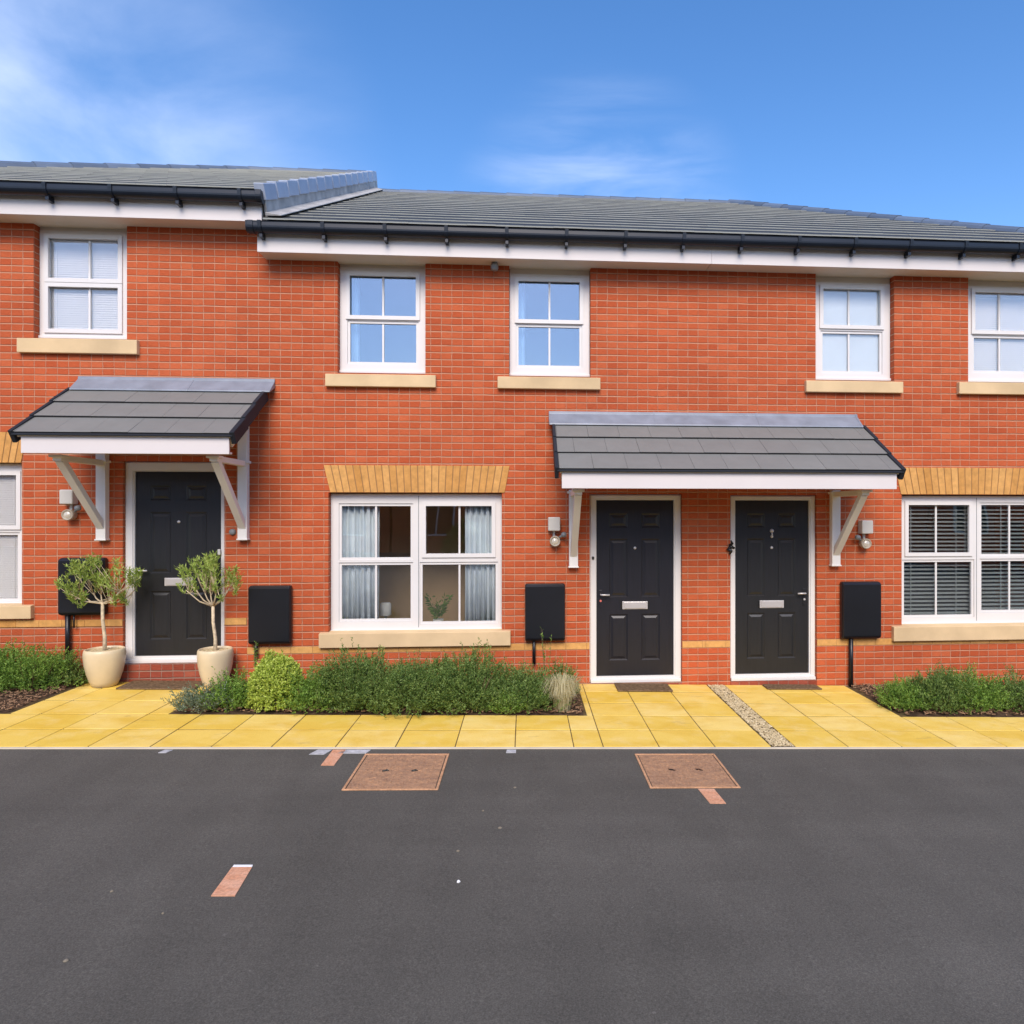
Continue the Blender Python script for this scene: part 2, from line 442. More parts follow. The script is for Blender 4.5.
def soilbed(name, u0, u1, n0, n1):
    mb = MB(); nx, ny = max(6, int((u1-u0)/.06)), max(6, int((n0-n1)/.06)); b = 0
    for j in range(ny+1):
        for i in range(nx+1):
            u = u0+(u1-u0)*i/nx; y = -n0+(n0-n1)*j/ny
            e = min(i, nx-i, j+1, 4)/4
            mb.v.append((u, y, zg(u)-.006+e*(.015+.02*mnoise.noise((u*7, y*7, 0)))))
    for j in range(ny):
        for i in range(nx):
            k = j*(nx+1)+i; mb.f.append((k, k+1, k+nx+2, k+nx+1))
    return tag(mb.build(name, M['soil'], smooth=True), kind='structure')
n2 = rows[2]
soilbed('soil', -12, ub['bedL'], n2, 0.0)
soilbed('soil', ub['bedM0'], ub['bedM1'], n2, 0.0)
soilbed('soil', ub['bedR'], 12, n2, 0.0)
for k, (a, b) in enumerate(((-7.5, ub['bedL']), (ub['bedM0'], ub['bedM1']), (ub['bedR'], 8.5))):
    mb = MB(); rr = random.Random(40+k)
    for _ in range(int((b-a)*n2*900)):
        u = rr.uniform(a+.02, b-.02); y = -rr.uniform(.03, n2-.015); l = rr.uniform(.01, .04); w = rr.uniform(.004, .012)
        an = rr.uniform(0, math.pi); d = Vector((math.cos(an), math.sin(an), rr.uniform(-.25, .25)))
        c = Vector((u, y, zg(u)+.022+rr.uniform(-.006, .012)))
        mb.bar(c-d*l/2, c+d*l/2, w, rr.uniform(.003, .008))
    tag(mb.build('bark_mulch', M['chip']), 'brown bark chips scattered over the ' + ('left', 'middle', 'right')[k] + ' flower bed', 'bark mulch', kind='stuff')
mb = MB(); rr = random.Random(9)
sheet('gravel_base', M['joint'], gu0+.004, gu1-.004, -NE+.006, -.004, -.006)
for _ in range(2600):
    u = rr.uniform(gu0+.012, gu1-.012); y = -rr.uniform(.02, NE-.02); r = rr.uniform(.0045, .0125)
    c = Vector((u, y, zg(u)-.003+rr.uniform(0, .006))); b0 = len(mb.v); ax = rr.uniform(0, 6.28)
    sx, sy, sz = rr.uniform(.8, 1.4), rr.uniform(.7, 1.1), rr.uniform(.5, .9)
    for (p, q, w) in ((1,0,0),(.3,.95,0),(-.8,.6,0),(-.8,-.6,0),(.3,-.95,0),(0,0,1),(.5,.5,.7),(-.5,.3,.75),(0,-.6,.7)):
        X, Y = p*r*sx, q*r*sy
        mb.v.append((c.x+X*math.cos(ax)-Y*math.sin(ax), c.y+X*math.sin(ax)+Y*math.cos(ax), c.z+w*r*sz))
    for f in ((0,1,6),(1,2,7),(2,3,7),(3,4,8),(4,0,8),(0,6,8),(1,7,6),(3,8,7),(6,7,5),(7,8,5),(8,6,5)):
        mb.f.append(tuple(b0+i for i in f))
tag(mb.build('gravel', M['pebble'], smooth=False), 'strip of loose pale pebbles between the paving slabs', 'gravel', kind='stuff')

# ------------------------------------------------------------------ houses
BACK = 9.6
def tiles(mb, u0f, u1f, y0, z0, pitch, gauge, ncourse, tw, th, rr, lap=.06, gap=.004):
    """rows of flat tiles climbing in +y; u0f/u1f give the run at each slope distance"""
    cp, sp = math.cos(pitch), math.sin(pitch)
    for c in range(ncourse):
        s0, s1 = c*gauge, (c+1)*gauge+lap
        a0, a1 = u0f(s0), u0f((c+1)*gauge); b0, b1 = u1f(s0), u1f((c+1)*gauge)
        off = (c % 2)*tw/2; k = math.floor((min(a0, a1)-off)/tw)
        while True:
            l = k*tw+off; r = l+tw-gap; k += 1
            if l > max(b0, b1): break
            L0, L1, R0, R1 = max(l, a0), max(l, a1), min(r, b0), min(r, b1)
            if R0-L0 < .005 and R1-L1 < .005: continue
            R0 = max(R0, L0+.001); R1 = max(R1, L1+.001)
            j = rr.uniform(-.0015, .0015); dn = th+j
            def P(u, s, n): return (u, y0+s*cp-n*sp, z0+s*sp+n*cp)
            mb.hexa([P(L0,s0,dn-th), P(R0,s0,dn-th), P(R1,s1,-.006), P(L1,s1,-.006),
                     P(L0,s0,dn+.004), P(R0,s0,dn+.004), P(R1,s1,.004), P(L1,s1,.004)])

def wedges(x0, x1, n):
    VP = X0-F*math.tan(TH)
    a = W(x0, 400, n if x0 < VP else 0.0)[0]; b = W(x1, 400, n if x1 > VP else 0.0)[0]
    return a, b
def window(par, x0, x1, y0, y1, panes, bars, mk='glass', n=-.085, sash=(), wlabel=None):
    """panes: px rects (x0,x1,y0,y1); bars: px x positions per pane"""
    (u0, zt), (u1, zb) = W(x0, y0, n), W(x1, y1, n)
    _, zt2 = W(x1, y0, n); _, zb2 = W(x0, y1, n)
    zt, zb = (zt+zt2)/2, (zb+zb2)/2; u0, u1 = wedges(x0, x1, n)
    w = empty('window', ((u0+u1)/2, -n, zb), wlabel, None, parent=par)
    P = []
    for q in panes:
        a, t = W(q[0], (q[2]), n); b, bt = W(q[1], q[3], n); t2 = W(q[1], q[2], n)[1]; b2 = W(q[0], q[3], n)[1]
        P.append((a, b, (bt+b2)/2, (t+t2)/2))
    fr = MB(); ex = .028
    fr.plate(u0, u1, zb, zt, [(p[0]-ex, p[1]+ex, p[2]-ex, p[3]+ex) for p in P], -n, .06)
    fr.box(u0-.004, u1+.004, -n-.018, -n+.05, zb-.001, zb+.028)
    fr.build('frame', M['upvc'], w, bevel=.004)
    for i, p in enumerate(P):
        s = MB(); op = i in sash
        e2 = ex+.014 if op else ex-.001
        s.plate(p[0]-e2, p[1]+e2, p[2]-e2, p[3]+e2, [p], -n-(.016 if op else -.012), .03)
        s.build('sash', M['upvc'], w, bevel=.004)
        g = MB(); g.box(p[0]-.006, p[1]+.006, -n+.03, -n+.034, p[2]-.006, p[3]+.006); g.build('pane', M[mk], w)
        for bx in bars[i]:
            ubar = W(bx, 500, n)[0]
            b = MB(); b.box(ubar-.010, ubar+.010, -n+.019, -n+.0295, p[2]+.0005, p[3]-.0005); b.build('glazing_bar', M['upvc'], w)
    return (u0, u1, zb, zt), P

def sill(par, x0, x1, y0, y1, proud=.055):
    u0, u1 = W(x0, y0, proud)[0], W(x1, y0, proud)[0]
    xm = (x0+x1)/2
    zt, zb = W(xm, y0, proud)[1], W(xm, y1, proud)[1]
    mb = MB()
    mb.extrude_u([(-proud, zb), (-proud, zt-.008), (.09, zt+.008), (.09, zb), ], u0, u1)
    # back part only within the opening is hidden by brick; keep the stone shallow in the wall
    mb.build('window_sill', M['stone'], par, bevel=.006)
    return zt

def lintel(par, xt0, xt1, xb0, xb1, yt, yb, nb=26):
    xm = (xt0+xt1)/2
    a0, a1 = W(xt0, yt)[0], W(xt1, yt)[0]; b0, b1 = W(xb0, yb)[0], W(xb1, yb)[0]
    zt, zb = W(xm, yt)[1], W(xm, yb)[1]
    bk = MB(); bk.hexa([(b0+.003,-.003,zb+.003),(b1-.003,-.003,zb+.003),(b1-.003,.1,zb+.003),(b0+.003,.1,zb+.003),
                        (a0+.003,-.003,zt-.003),(a1-.003,-.003,zt-.003),(a1-.003,.1,zt-.003),(a0+.003,.1,zt-.003)])
    mb = MB(); g = .0045
    for k in range(nb):
        f0, f1 = k/nb, (k+1)/nb
        p0, p1 = b0+(b1-b0)*f0+g, b0+(b1-b0)*f1-g; q0, q1 = a0+(a1-a0)*f0+g, a0+(a1-a0)*f1-g
        y = -.009+random.uniform(-.001, .001)
        mb.hexa([(p0,y,zb),(p1,y,zb),(p1,.09,zb),(p0,.09,zb),(q0,y,zt),(q1,y,zt),(q1,.09,zt),(q0,.09,zt)])
    o = mb.build('lintel', M['buff'], par, bevel=.002, seg=1)
    bk.build('mortar_joint', M['buffmortar'], o)

def doorset(par, fx, fy, lx, ly, hand, mk='door', n=-.045, knocker=False, dlabel=None):
    u0, u1 = W(fx[0], 580, n)[0], W(fx[1], 580, n)[0]; xm = (fx[0]+fx[1])/2
    zt, zb = W(xm, fy[0], n)[1], W(xm, fy[1], n)[1]
    nl = n-.02
    a, b = W(lx[0], 580, nl)[0], W(lx[1], 580, nl)[0]; lt, lb = W(xm, ly[0], nl)[1], W(xm, ly[1], nl)[1]
    fr = MB(); fr.plate(u0, u1, zb, zt, [(a-.004, b+.004, lb-.004, lt+.004)], -n, .07)
    fr.plate(u0+.012, u1-.012, zb+.03, zt-.012, [(a-.018, b+.018, lb-.014, lt+.018)], -n-.012, .0118)
    fo = fr.build('door_frame', M['upvc'], par, bevel=.003)
    st = MB(); st.box(u0+.01, u1-.01, -n-.045, -n-.001, zb, zb+.035); st.build('threshold', M['chrome'] if False else M['upvc'], fo, bevel=.004)
    d = empty('door', ((a+b)/2, -nl, lb), dlabel, None, parent=par)
    w, h = b-a, lt-lb
    cols = [(.165, .405), (.585, .825)]
    rws = [(.075, .155), (.22, .553), (.65, .914)]
    holes = [(a+w*c[0], a+w*c[1], lt-h*r[1], lt-h*r[0]) for c in cols for r in rws]
    lf = MB(); yf = -nl
    lf.plate(a, b, lb, lt, holes, yf, .012); lf.box(a+.001, b-.001, yf+.0121, yf+.044, lb+.001, lt-.001)
    for (p, q, r, s) in holes:       # fielded panel: bevel falls from the edge then rises to a raised centre
        rings = [(0, 0.0), (.012, .010), (.022, .010), (.045, .001)]
        R_ = [[(p+e, yf+y, r+e), (q-e, yf+y, r+e), (q-e, yf+y, s-e), (p+e, yf+y, s-e)] for e, y in rings]
        for A, B in zip(R_[:-1], R_[1:]):
            for k in range(4):
                k2 = (k+1) % 4; lf.quad(A[k], A[k2], B[k2], B[k])
        lf.quad(*R_[-1])
    lf.build('leaf', M[mk], d)
    # letter plate
    lp = MB(); cu = a+w*.50; z0, z1 = lt-h*.622, lt-h*.578; lw = w*.165
    lp.box(cu-lw, cu+lw, yf-.008, yf-.0005, z0, z1); lp.box(cu-lw+.02, cu+lw-.02, yf-.014, yf-.0082, z0+.008, z1-.008)
    lp.build('letter_plate', M['chrome'], d, bevel=.002)
    for ea, eb in ((cu-lw-.018, cu-lw-.001), (cu+lw+.001, cu+lw+.018)):
        ec = MB(); ec.box(ea, eb, yf-.006, yf-.0005, z0+.004, z1-.004); ec.build('letter_plate_end', M['black'], d)
    vw = MB(); zv = lt-h*.272
    vw.lathe((a+w*.5, yf, zv), [(.0, .012), (.014, .012), (.016, .0)], 16, 'y'); vw.build('door_viewer', M['chrome'], d, smooth=True)
    if knocker:
        kn = MB(); zk = lt-h*.19
        kn.lathe((a+w*.5, yf, zk+.03), [(.0, .03), (.018, .025), (.022, .0)], 14, 'y')
        kn.lathe((a+w*.5, yf-.004, zk-.035), [(.0, .022), (.013, .018), (.016, .0)], 14, 'y'); kn.bar((a+w*.5, yf-.012, zk+.02), (a+w*.5, yf-.02, zk-.035), .012, .010, up=(0, 1, 0))
        kn.build('knocker', M['chrome'], d, smooth=True)
    hd = MB(); zh = lb+h*.463; uh = a+.045 if hand < 0 else b-.045; sg = -hand
    hd.box(uh-.016, uh+.016, yf-.008, yf-.0005, zh-.14, zh+.05)
    hd.build('handle_plate', M[mk], d, bevel=.003)
    hd = MB()
    hd.tube([(uh, yf-.008, zh), (uh, yf-.045, zh), (uh+sg*.015, yf-.055, zh), (uh+sg*.095, yf-.055, zh)], .0095, 8)
    hd.build('handle', M['chrome'], d, smooth=True)
    lk = MB(); lk.lathe((uh, yf-.008, zh-.07), [(0, .008), (.011, .008), (.013, 0)], 14, 'y')
    lk.build('lock', M['redlamp'] if mk == 'doorblue' else M['chrome'], d)
    return (u0, u1, zb, zt), (a, b, lb, lt)

def canopy(par, ux0, ux1, fx0, fx1, wz, br, post_to_roof, clabel):
    """wz = eave height; spans ux (tiles) and fx (fascia)"""
    N = .92; n1, z1 = .10, wz+.545; sl = math.atan2(z1-wz, N-n1)
    c = empty('canopy', ((ux0+ux1)/2, 0, wz-.17), clabel, None, parent=par)
    slen = math.hypot(z1-wz, N-n1)
    mb = MB(); rr = random.Random(int(abs(ux0)*100))
    tiles(mb, lambda s: ux0+.03, lambda s: ux1-.035, -N, wz, sl, slen/3, 3, .33, .024, rr, gap=.0014)
    mb.build('roof_tiles', M['ctile'], c, bevel=.002, seg=1)
    d = MB()   # deck under the tiles
    cp, sp = math.cos(sl), math.sin(sl)
    def P(u, s, n): return (u, -N+s*cp-n*sp, wz+s*sp+n*cp)
    d.hexa([P(ux0+.05,.01,-.035),P(ux1-.05,.01,-.035),P(ux1-.05,slen+.08,-.035),P(ux0+.05,slen+.08,-.035),
            P(ux0+.05,.01,-.010),P(ux1-.05,.01,-.010),P(ux1-.05,slen+.08,-.010),P(ux0+.05,slen+.08,-.010)])
    d.build('roof_deck', M['timber_white'], c)
    for (a, b) in ((ux0, ux0+.038), (ux1-.045, ux1)):     # dry verge caps, one per course
        v = MB()
        for k in range(3):
            s0, s1 = k*slen/3-.012, (k+1)*slen/3+.006; e = .002*k
            v.hexa([P(a+e,s0,-.085),P(b-e,s0,-.085),P(b-e,s1,-.095),P(a+e,s1,-.095),
                    P(a+e,s0,.04),P(b-e,s0,.04),P(b-e,s1,.026),P(a+e,s1,.026)])
        v.build('verge_cap', M['dverge'], c, bevel=.006)
    e = MB(); e.box(ux0+.02, ux1-.02, -N-.016, -N+.02, wz-.012, wz+.008); e.build('eave_trim', M['dverge'], c, bevel=.004)
    fa = MB(); fa.box(fx0, fx1, -N+.022, -N+.044, wz-.172, wz-.010)
    fa.box(fx0+.002, fx1-.002, -N+.0445, -N+.10, wz-.169, wz-.150)
    fa.build('fascia_board', M['fascia'], c, bevel=.003)
    for u in (fx0-.001, fx1-.022):                         # barge boards
        bb = MB(); q = [P(u,.03,-.14),P(u+.023,.03,-.14),P(u+.023,slen+.09,-.14),P(u,slen+.09,-.14),P(u,.03,-.062),P(u+.023,.03,-.062),P(u+.023,slen+.09,-.062),P(u,slen+.09,-.062)]
        bb.hexa(q); bb.build('barge_board', M['barge'], c, bevel=.002)
    fl = MB()                                              # lead flashing dressed over top course
    zt = wz+.70; f0, f1 = (ux0+.04, ux1+.045) if post_to_roof else (ux0-.03, ux1-.045)
    prof = [(-.0, zt), (-.014, zt), (-.018, zt-.03), (-n1-.055, z1+.035-.03), (-n1-.06, z1-.012), (-n1-.02, z1-.0), (-.0, z1+.06)]
    fl.extrude_u(prof, f0, f1)
    fl.build('lead_flashing', M['lead'], c, bevel=.006, smooth=False)
    s2 = MB()
    for k in range(1, int((f1-f0)/1.15)+1):
        if post_to_roof and k > 1: break
        uu = f0+k*1.15; s2 = MB(); s2.extrude_u([(y-.0025, z+.002) for y, z in prof[1:5]]+[(-n1-.05, z1-.01), (-.005, zt-.06)], uu, uu+.014)
        s2.build('flashing_lap', M['lead'], c)
    for ub_ in br:
        b = MB(); w = .048; zt2 = wz-.168; zp = wz+.30 if post_to_roof else zt2+.01; zlow = zt2-.825; L = .70
        b.box(ub_-w, ub_+w, -.075, -.0005, zlow, zp)
        b.box(ub_-w*.8, ub_+w*.8, -L-.05, -.0752, zt2-.062, zt2-.006)
        b.bar((ub_, -L, zt2-.05), (ub_, -.055, zlow+.13), w*1.5, .062, up=(0, -.6, .8))
        b.box(ub_-w-.018, ub_+w+.018, -.095, -.0004, zt2-.032, zt2-.0055)
        b.box(ub_-w-.012, ub_+w+.012, -L-.075, -L+.03, zt2-.030, zt2-.0052)
        b.box(ub_-w-.008, ub_+w+.008, -.085, -.0003, zlow-.012, zlow+.004)
        b.build('bracket', M['timber_white'], c, bevel=.004)

def gutter(par, u0, u1, zt, yc, br_px=.62, off=.3):
    r = .060; prof = []
    for k in range(13):
        t = math.pi*k/12; prof.append((yc-r*math.cos(t), zt-.045-r*1.02*math.sin(t)))
    prof = [(yc-r-.004, zt), (yc-r, zt-.01)]+prof+[(yc+r, zt), (yc+r-.004, zt), (yc+r-.004, zt-.045)]
    prof += [(yc+(r-.005)*math.cos(math.pi*k/12), zt-.045-(r-.005)*math.sin(math.pi*k/12)) for k in range(1, 12)]+[(yc-r+.005, zt-.045), (yc-r+.005, zt)]
    mb = MB(); mb.extrude_u(prof, u0, u1)
    g = mb.build('gutter', M['gutter'], par, smooth=False)
    def sec(ua, ub_, e=.006):
        m2 = MB(); pp = [(yc-r-.006-e, zt+.003)]
        for k in range(13):
            t = math.pi*k/12; pp.append((yc-(r+e)*math.cos(t), zt-.045-(r+e)*1.02*math.sin(t)))
        pp += [(yc+r+e, zt+.003)]; m2.extrude_u(pp, ua, ub_, closed=True); return m2
    u = u0+off
    while u < u1:
        m2 = sec(u, u+.036, .011); m2.box(u+.002, u+.034, yc-.022, yc+.068, zt-.150, zt-.10)
        m2.build('gutter_bracket', M['gutter'], g, bevel=.002); u += br_px
    return g, sec

PITCH = R(27.05); TP = math.tan(PITCH); YE = -.30; RIDGE_Y = 5.0; ZE = 4.85; SL = (RIDGE_Y-YE)/math.cos(PITCH)
UP = -2.66; US = 2.0; URr = 3.80; UCr = 6.95; URl = -4.8; UCl = URl-5.3; DZ = .31

def ridge_line(par, p0, p1, seglen, name='ridge_tiles', r=.115):
    mb = MB(); p0, p1 = Vector(p0), Vector(p1); L = (p1-p0).length; d = (p1-p0)/L
    side = d.cross(Vector((0,0,1))).normalized(); up = side.cross(d)
    n = max(1, round(L/seglen)); sl_ = L/n
    for k in range(n):
        a, b = p0+d*(k*sl_), p0+d*((k+1)*sl_+.02); i = len(mb.v)
        for q, rr_ in ((a, r*1.06), (b, r*.96)):
            for t in range(7):
                an = math.pi*(t/6); mb.v.append(tuple(q+side*rr_*1.25*math.cos(an)+up*(rr_*.95*math.sin(an)-.045)))
        for t in range(6): mb.f.append((i+t, i+t+1, i+8+t, i+7+t))
        mb.f.append(tuple(i+t for t in range(7))[::-1]); mb.f.append(tuple(i+7+t for t in range(7)))
    return mb.build(name, M['ridge'], par)

def roof(par, u0, u1, dz, hipL=False, hipR=False, verge=False, seed=1):
    rr = random.Random(seed); mb = MB(); ncr = 17; g = SL/ncr; cp = math.cos(PITCH)
    uf0 = (lambda s: u0+s*cp) if hipL else (lambda s: u0)
    kR = (UCr-URr)/5.3; uf1 = (lambda s: u1-s*cp*kR) if hipR else (lambda s: u1)
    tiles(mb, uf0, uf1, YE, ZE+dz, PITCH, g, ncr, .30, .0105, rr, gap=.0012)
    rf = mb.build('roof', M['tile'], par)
    # underlay, rear slope and hips
    zr = ZE+dz+(RIDGE_Y-YE)*TP-.02; yb = 2*RIDGE_Y-YE; z0 = ZE+dz-.02
    r0, r1 = (u0+5.3 if hipL else u0), (URr if hipR else u1)
    b = MB()
    b.quad((u0,YE,z0),(u1,YE,z0),(r1,RIDGE_Y,zr),(r0,RIDGE_Y,zr))
    b.quad((u1,yb,z0),(u0,yb,z0),(r0,RIDGE_Y,zr),(r1,RIDGE_Y,zr))
    for h, ue, ur, sgn in ((hipL, u0, r0, 1), (hipR, u1, r1, -1)):
        i = len(b.v); b.v += [(ue,YE,z0),(ue,yb,z0),(ur,RIDGE_Y,zr)]; b.f.append((i, i+1, i+2))
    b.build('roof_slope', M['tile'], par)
    zt = zr-.012
    ridge_line(rf, (r0+(0 if hipL else .0), RIDGE_Y, zt), (r1, RIDGE_Y, zt), .45)
    if hipR: ridge_line(rf, (u1-.05, YE+.05, z0+.045), (r1, RIDGE_Y, zt+.035), .45, 'hip_tiles', .115)
    if hipL: ridge_line(rf, (u0+.05, YE+.05, z0+.07), (r0, RIDGE_Y, zt), .45, 'hip_tiles', .125)
    return rf

def house(label, u0, u1, dz, holes, zbase, jut0=0, jut1=0, hipL=False, hipR=False, seed=1):
    h = empty('terraced_house', ((u0+u1)/2, 0, zg((u0+u1)/2)), label, 'house', 'terraced houses in the red brick row')
    zt = 4.80+dz
    mb = MB(); mb.plate(u0, u1, zbase, zt, holes, 0.0, .11)
    rw = MB(); rw.box(u0+.001, u1-.001, BACK, BACK+.11, zbase, zt); rw.build('rear_wall', M['brick'], h)
    if hipL: mb.box(u0, u0+.11, .111, BACK-.001, zbase, zt)
    if hipR: mb.box(u1-.11, u1, .111, BACK-.001, zbase, zt)
    mb.build('wall', M['brick'], h)
    return h

def room(par, u0, u1, z0, z1, depth, mat, y0=.30):
    """plastered room behind a window: open towards the window"""
    mb = MB(); y1 = y0+depth
    mb.quad((u0,y1,z0),(u1,y1,z0),(u1,y1,z1),(u0,y1,z1))
    mb.quad((u0,.112,z0),(u0,y1,z0),(u0,y1,z1),(u0,.112,z1)); mb.quad((u1,y1,z0),(u1,.112,z0),(u1,.112,z1),(u1,y1,z1))
    mb.quad((u0,.112,z0),(u1,.112,z0),(u1,y1,z0),(u0,y1,z0)); mb.quad((u0,y1,z1),(u1,y1,z1),(u1,.112,z1),(u0,.112,z1))
    return mb.build('room', mat, par)

# window and door data in photograph coordinates ------------------------------------------------
def upper(x0, x1, y0, y1, px0, px1, t0, t1, b0, b1, bar):
    return dict(r=(x0, x1, y0, y1), p=[(px0, px1, t0, t1), (px0, px1, b0, b1)], b=[[bar], [bar]])
UW = [upper(39.7,126.5,231,339, 49,118.6,239.3,279,287.5,329.5,88.3),
      upper(340,425,268,373.5, 350,416,276.5,316,323.5,362,382.8),
      upper(509.7,589.5,274.5,376.5, 518.5,579.5,281.8,320,327,365.3,549.5),
      upper(816,890,283,380.5, 823,880,289.5,325.5,333.5,371,849.5),
      upper(968.5,1044,287,382.5, 974.5,1036,293,331,338,371,1000.5)]
LW = [dict(r=(-152,21.5,463.5,605.5), p=[(-140,-74,475,525.5),(-140,-74,535,599),(-53,17,475,525.5),(-53,17,535,599)], b=[[-107],[-107],[-18],[-18]]),
      dict(r=(331,501.5,494,631.5), p=[(341.5,410.5,506,557.5),(341.5,410.5,565,619),(426,491.7,506,553.5),(422.3,495.5,564.5,621.5)], b=[[375.7],[375.7],[459.3],[459.3]]),
      dict(r=(902,1064,496,624.5), p=[(908,968.5,505,552.5),(904.5,972,562,615),(982,1040,505,554),(982,1040,561,610)], b=[[937],[937],[1010.5],[1010.5]])]
DR = [((125.5,226),(462,662),(136,221.5),(472,655)), ((589.5,681),(494.5,681.5),(596.5,673),(500.5,675)), ((729.3,815),(495.5,679.5),(735,808),(500.7,673))]

def whole(d, n=0, up=False, dz=0):
    x0, x1, y0, y1 = d['r'];
    u0, u1 = wedges(x0, x1, -.085)
    zt = (W(x0, y0, -.085)[1]+W(x1, y0, -.085)[1])/2; zb = (W(x0, y1, -.085)[1]+W(x1, y1, -.085)[1])/2
    return (u0-.004, u1+.004, zb-.02, (4.81+dz) if up else zt+.012)
def dhole(d):
    u0, u1 = W(d[0][0], 580, -.045)[0], W(d[0][1], 580, -.045)[0]; xm = (d[0][0]+d[0][1])/2
    return (u0-.003, u1+.003, W(xm, d[1][1], -.045)[1]-.004, W(xm, d[1][0], -.045)[1]+.004)

hL = house('higher left house with small canopy between two potted olive trees', UCl+.35, UP, DZ,
           [whole(UW[0], up=True, dz=DZ), whole(LW[0]), dhole(DR[0])], -.5, hipL=True)
hM = house('middle house with blue-grey curtains in its wide ground floor window', UP, US, 0,
           [whole(UW[1], up=True), whole(UW[2], up=True), whole(LW[1]), dhole(DR[1])], -.5)
hR = house('right end house with dark venetian blinds in its ground floor window', US, UCr-.35, 0,
           [whole(UW[3], up=True), whole(UW[4], up=True), whole(LW[2]), dhole(DR[2])], -.5, hipR=True)
# party wall of the taller house showing above the lower roof
mb = MB(); mb.box(UP-.11, UP-.001, .112, BACK-.001, -.5, 4.80+DZ); mb.build('party_wall', M['brick'], hL)
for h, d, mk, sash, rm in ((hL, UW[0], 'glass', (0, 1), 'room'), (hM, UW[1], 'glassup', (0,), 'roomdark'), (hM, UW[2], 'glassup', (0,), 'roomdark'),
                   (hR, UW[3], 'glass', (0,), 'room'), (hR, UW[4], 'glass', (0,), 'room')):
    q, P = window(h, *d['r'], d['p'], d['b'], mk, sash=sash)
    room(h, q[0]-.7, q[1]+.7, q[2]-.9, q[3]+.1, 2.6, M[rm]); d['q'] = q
    # packer between window head and soffit
    zs = 4.54+(DZ if h is hL else 0)
    if q[3] < zs+.2:
        m2 = MB(); m2.box(q[0], q[1], .092, .15, q[3]+.0005, zs+.2); m2.build('head_trim', M['soffit'], h)
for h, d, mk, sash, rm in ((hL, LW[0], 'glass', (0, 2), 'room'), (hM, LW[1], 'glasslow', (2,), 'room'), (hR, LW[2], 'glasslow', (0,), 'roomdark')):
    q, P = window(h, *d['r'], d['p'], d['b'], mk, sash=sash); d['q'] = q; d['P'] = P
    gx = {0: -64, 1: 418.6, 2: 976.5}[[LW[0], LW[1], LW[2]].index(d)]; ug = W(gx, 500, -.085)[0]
    mb = MB(); mb.box(ug-.0035, ug+.0035, .0838, .09, q[2]+.045, q[3]-.02); mb.build('mullion_gap_strip', M['greyplastic'], h)  # added grey strip paints the shadow gap between the sashes
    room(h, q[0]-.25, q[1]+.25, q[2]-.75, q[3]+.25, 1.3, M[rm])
for h, a in ((hL,(16.4,136.7,338,353)),(hM,(325,435.6,373.6,386.6)),(hM,(497.5,600.5,376.3,388.8)),(hR,(806.5,903.5,380.3,392.3)),(hR,(959.5,1056,382,394.3)),
             (hL,(-164,30.5,606,620)),(hM,(318.5,510.5,632,647)),(hR,(894,1078,625.3,640.2))):
    sill(h, *a)
lintel(hL, -158, 28, -150, 21.8, 431.5, 462.3); lintel(hM, 323.5, 510, 330, 505, 465.5, 492.5, 26); lintel(hR, 894.5, 1074, 900.5, 1066, 468, 494.5, 26)
q1, l1 = doorset(hL, *DR[0], hand=-1)
q2, l2 = doorset(hM, *DR[1], hand=-1, mk='doorblue')
q3, l3 = doorset(hR, *DR[2], hand=1, knocker=True)

# yellow brick course, broken at the doors
def band(par, segs, z0):
    for a, b in segs:
        mb = MB(); u = a
        while u < b-.02:
            e = min(u+.2235, b); mb.box(u+.0008, e-.0008, -.006, .05, z0+.003, z0+.072); u += .225
        o = mb.build('brick_band', M['buff'], par, bevel=.0015, seg=1)
        m2 = MB(); m2.box(a, b, -.0025, .05, z0, z0+.075); m2.build('mortar_joint', M['buffmortar'], o)
band(hL, [(UCl+.36, q1[0]-.004), (q1[1]+.004, W(247, 640)[0])], .677)
band(hM, [(W(247, 640)[0]+.002, q2[0]-.004), (q2[1]+.004, US)], .365)
band(hR, [(US+.001, q3[0]-.004), (q3[1]+.004, UCr-.36)], .365)

# brick step below the raised door
mb = MB(); mb.box(q1[0]-.02, q1[1]+.02, -.055, .05, zg(-3.6)-.05, q1[2]-.002); mb.build('door_step', M['brick_step'], hL, bevel=.006)
mb = MB(); mb.box(q2[0], q2[1], -.012, .05, zg(q2[0])-.05, q2[2]-.005); mb.build('door_step', M['brick_step'], hM, bevel=.003)
mb = MB(); mb.box(q3[0], q3[1], -.012, .05, zg(q3[0])-.05, q3[2]-.005); mb.build('door_step', M['brick_step'], hR, bevel=.003)

# eaves --------------------------------------------------------------------------------------
def eaves(par, u0, u1, dz, off=.3, capL=False, capR=False):
    fb = MB(); fb.box(u0, u1, -.25, -.23, 4.535+dz, 4.79+dz); fb.build('fascia_board', M['fascia'], par, bevel=.003)
    so = MB(); so.box(u0+.002, u1-.002, -.229, .09, 4.545+dz, 4.565+dz)
    if capL: so.box(u0, u0+.02, -.229, -.003, 4.566+dz, 4.80+dz)
    if capR: so.box(u1-.02, u1, -.229, -.003, 4.566+dz, 4.80+dz)
    so.build('soffit', M['soffit'], par, bevel=.002)
    return gutter(par, u0-(.07 if capL else 0), u1+(.0 if capR else 0), 4.803+dz, -.318, .62, off)
eaves(hL, UCl+.05, UP-.03, DZ, .35, capR=True)
eaves(hM, UP-.075, US, 0, .12, capL=True)
eaves(hR, US+.001, UCr-.05, 0, .28)
